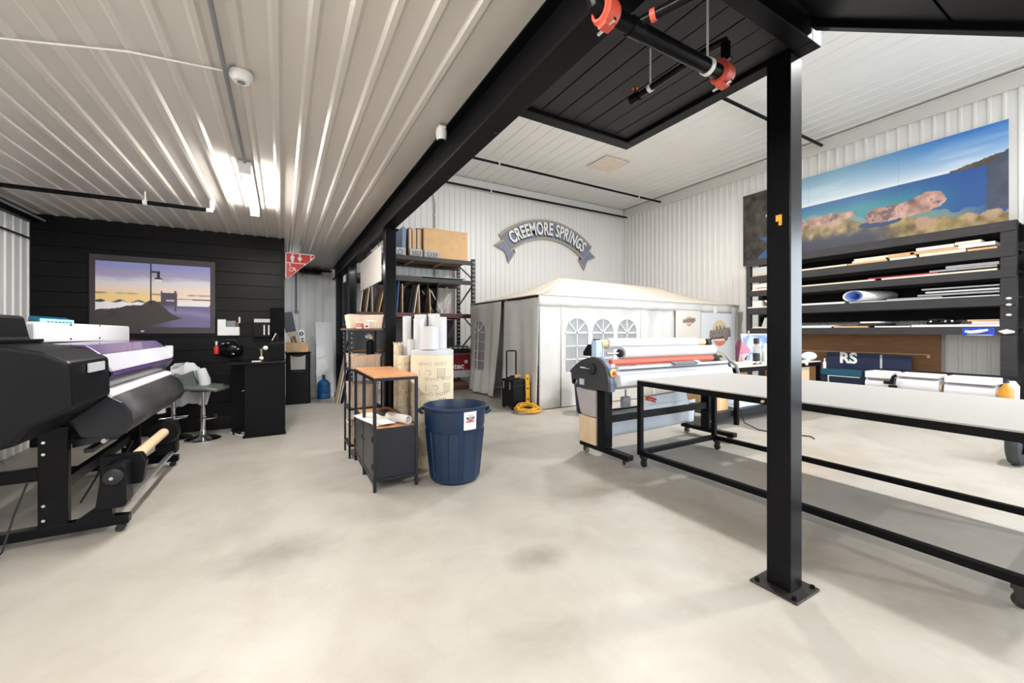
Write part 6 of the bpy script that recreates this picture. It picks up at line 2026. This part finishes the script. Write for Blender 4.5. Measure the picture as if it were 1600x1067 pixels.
MB().lathe([(0, 0), (.075, 0), (.078, .25), (.04, .32), (0, .32)], (9.13, 1.42, .425), 18).build('white_jug', paper, t)

# ------------------------------------------------------------------ panorama panels on the wall above the rack
PH = 1.85


def panorama(Y, V):
    """Y world metres along the wall, V height above the bottom edge"""
    v = V / PH
    hz = .635
    n = fbm(Y * 2.2, v * 6, 2)
    t_ = np.clip((v - hz) / (1 - hz), 0, 1)
    right = sst(4.2, 2.0, Y)
    sky_top = [52 + 70 * (1 - right), 118 + 50 * (1 - right), 198 + 0 * Y]
    sky = [(226 + 0 * Y) * (1 - t_ ** .7) + sky_top[0] * t_ ** .7, (232 + 0 * Y) * (1 - t_ ** .7) + sky_top[1] * t_ ** .7, (236 + 0 * Y) * (1 - t_ ** .7) + sky_top[2] * t_ ** .7]
    sky = mix(sky, (226, 238, 240), sst(.5, .7, fbm(Y * .9, v * 12, 5)) * .5 * (1 - t_))
    d = np.clip((hz - v) / hz, 0, 1)
    sea = [36 + 34 * d + 24 * n, 92 + 40 * sst(0, .3, d) + 18 * n, 148 + 10 * n]
    sea = mix(sea, (34, 72, 144), sst(3.4, 1.9, Y) * .85)
    sea = mix(sea, (74, 138, 162), sst(.15, .35, d) * sst(2.9, 3.8, Y) * .6)
    rgb = [np.where(v > hz, a, b) for a, b in zip(sky, sea)]
    rk = fbm(Y * 7, v * 12, 11)
    # shore and rocks in the foreground
    shore = .19 + .08 * sst(2.2, 3.0, Y) + .16 * sst(3.3, 4.2, Y) + .10 * (rk - .5)
    shallow = v < shore + .07
    rgb = mix(rgb, (128, 150, 140), shallow * sst(1.7, 2.4, Y) * .8)
    fore = [146 + 150 * (rk - .5), 126 + 140 * (rk - .5), 84 + 110 * (rk - .5)]
    fore = mix(fore, (196, 160, 140), sst(.5, .62, fbm(Y * 3, v * 5, 7)) * .7)
    fore = mix(fore, (62, 64, 82), sst(.30, .16, v + .1 * (rk - .5)) * sst(2.9, 3.6, Y))
    m = v < shore
    rgb = [np.where(m, a, b) for a, b in zip(fore, rgb)]
    rgb = mix(rgb, (36, 62, 112), (((Y - 3.35) / .34) ** 2 + ((v - .265) / .04) ** 2 < 1) * .9)
    # pink rock islet
    isl = np.abs((Y - 2.98) / .60) ** 3 + np.abs((v - .375 - .03 * (2.98 - Y)) / (.095 + .035 * np.sin(Y * 5.5 + .5) * (v > .37))) ** 3 < 1 + 1.3 * (fbm(Y * 6, v * 9, 3) - .5)
    rock = [190 + 150 * (rk - .52), 152 + 140 * (rk - .52), 138 + 130 * (rk - .52)]
    rock = mix(rock, (96, 76, 84), sst(.56, .66, fbm(Y * 11, v * 16, 6)) * .8)
    rgb = [np.where(isl, a, b) for a, b in zip(rock, rgb)]
    isl2 = ((Y - 4.25) / .55) ** 2 + ((v - .43) / .05) ** 2 < 1 + .9 * (rk - .5)
    rgb = [np.where(isl2, a * .96, b) for a, b in zip(rock, rgb)]
    # cliffs
    hill = (Y < 2.35) & (v > hz - .01) & (v < hz + .01 + .075 * sst(2.4, 1.65, Y) + .02 * (rk - .5))
    rgb = [np.where(hill, a, b) for a, b in zip([84 + 40 * (rk - .5), 78 + 40 * (rk - .5), 66 + 30 * (rk - .5)], rgb)]
    cl = (Y < 1.92 + .05 * (rk - .5)) & (v > .2) & (v < .62 + .45 * (1.92 - Y))
    rgb = [np.where(cl, a, b) for a, b in zip([66 + 30 * (rk - .5), 76 + 30 * (rk - .5), 94 + 30 * (rk - .5)], rgb)]
    # dark bank with trees at the far left
    bank = Y > 5.36 + .16 * np.sin(v * 13) + .35 * (fbm(Y * 5, v * 7, 4) - .5) + .10 * np.sin(v * 31)
    bk = [62 + 90 * (rk - .5), 57 + 84 * (rk - .5), 50 + 76 * (rk - .5)]
    rgb = [np.where(bank, a, b) for a, b in zip(bk, rgb)]
    rgb = mix(rgb, (58, 96, 160), ((v < .36) & (Y > 5.0) & (Y < 5.75) & ~(Y > 5.62 + .12 * np.sin(v * 20))) * .8)
    return rgb


for k, (ya, yb, lab) in enumerate(((1.67, 3.053, 'right panel of the seascape print, with the dark cliff'), (3.056, 4.602, 'middle panel of the seascape print, with sky over pale rocks'), (4.605, 6.13, 'left panel of the seascape print, with the dark tree bank behind the foreground post'))):
    t = thing('seascape_panel', lab, 'picture', (10.55, (ya + yb) / 2, 3.19))
    MB().box(10.565, 10.585, ya, yb, 3.181, 3.18 + PH).build('board', white_trim, t, 0, .002)
    printed('print', t, (10.5635, yb, 3.185), (0, -1, 0), (0, 0, 1), yb - ya, PH - .006, 110, 130, lambda U, V, yb=yb: panorama(yb - U, V))
    MB().box(10.586, 10.655, ya + .3, yb - .3, 3.9, 3.95).build('wall_batten', wood_pale, t, 0)

# ------------------------------------------------------------------ second rack at the far right edge
t = thing('storage_rack', 'second dark rack at the right edge of the picture, crowded with small things', 'rack', (10.2, .8, 0))
for y in (.35, 1.33):
    for x in (9.7, 10.45):
        MB().box(x, x + .06, y, y + .06, 0, 3.5).build('upright', dark_rack, t, 0, .003)
for z in (.55, 1.15, 1.75, 2.35, 2.9, 3.4):
    MB().box(9.70, 10.51, .35, 1.39, z - .04, z).build('shelf', rackgrey, t, 0, .003)
rng = random.Random(9)
its = [(2.901, .40, paper, 'stack of white paper on the right-edge rack, fifth shelf', 'paper_stack', 'paper', 1.12, .36), (3.401, .10, red, 'red case on top of the right-edge rack', 'red_case', 'case', 1.1, .3), (2.351, .3, M('navy_case', (24, 30, 52), .4), 'navy case on the fourth shelf of the right-edge rack', 'navy_case', 'case', 1.1, .34), (1.751, .08, card_pale, 'flat pale box on the third shelf of the right-edge rack', 'flat_box', 'box', 1.1, .36), (1.151, .36, blue_sheet, 'blue box on the second shelf of the right-edge rack', 'blue_box', 'box', 1.0, .3), (.551, .2, M('navy_case', (24, 30, 52), .4), 'navy box on the lowest shelf of the right-edge rack', 'navy_box', 'box', 1.1, .3)]
for z, h, m_, lab, nm, cat, yc, wd in its:
    t = thing(nm, lab, cat, (10.0, yc, z))
    MB().box(9.74, 10.2, yc - wd / 2, yc + wd / 2, z, z + h).build('body', m_, t, 0, .01)
    MB().box(9.735, 10.205, yc - wd / 2 - .005, yc + wd / 2 + .005, z + h * .55, z + h * .6).build('band', lightgrey if m_ is not paper else paper_grey, t, 0, .002)
o = MB().grid(lambda u, v: (9.68 + .02 * math.sin(u * 8), 1.22 + .16 * u, 2.36 + .5 * v), 8, 6).build('hanging_sheet', paper, None, 60, solid=.006)
tag(o, 'white sheet hanging on the front of the right-edge rack', 'sheet')

# ------------------------------------------------------------------ trolley wheel at the right edge
t = thing('platform_trolley', 'dark pneumatic trolley wheel with its frame at the right edge of the picture', 'trolley', (7.2, 1.0, 0))
R_ = M('tyre_grey', (62, 70, 72), .7, var=.15)
wc = (6.98, 1.05, .25)
MB().lathe([(.13, -.045), (.20, -.055), (.235, -.045), (.25, -.015), (.25, .015), (.235, .045), (.20, .055), (.13, .045)], wc, 36, 'y').build('tyre', R_, t, 40)
MB().lathe([(0, -.03), (.13, -.03), (.13, .03), (0, .03)], wc, 24, 'y').build('hub', M('purple_hub', (96, 84, 120), .4), t)
MB().cyl((6.98, .3, .25), (6.98, 1.12, .25), .014, n=10).build('axle', steel_dark, t)
MB().lathe([(.13, -.045), (.20, -.055), (.235, -.045), (.25, -.015), (.25, .015), (.235, .045), (.20, .055), (.13, .045)], (6.98, .38, .25), 36, 'y').build('tyre', R_, t, 40)
MB().lathe([(0, -.03), (.13, -.03), (.13, .03), (0, .03)], (6.98, .38, .25), 24, 'y').build('hub', M('purple_hub', (96, 84, 120), .4), t)
MB().box(6.93, 8.3, .46, .97, .28, .33).build('platform', steel_dark, t, 0, .006)
for y in (.5, .93):
    MB().box(8.2, 8.26, y - .02, y + .02, .0, .279).build('leg', steel_dark, t, 0)
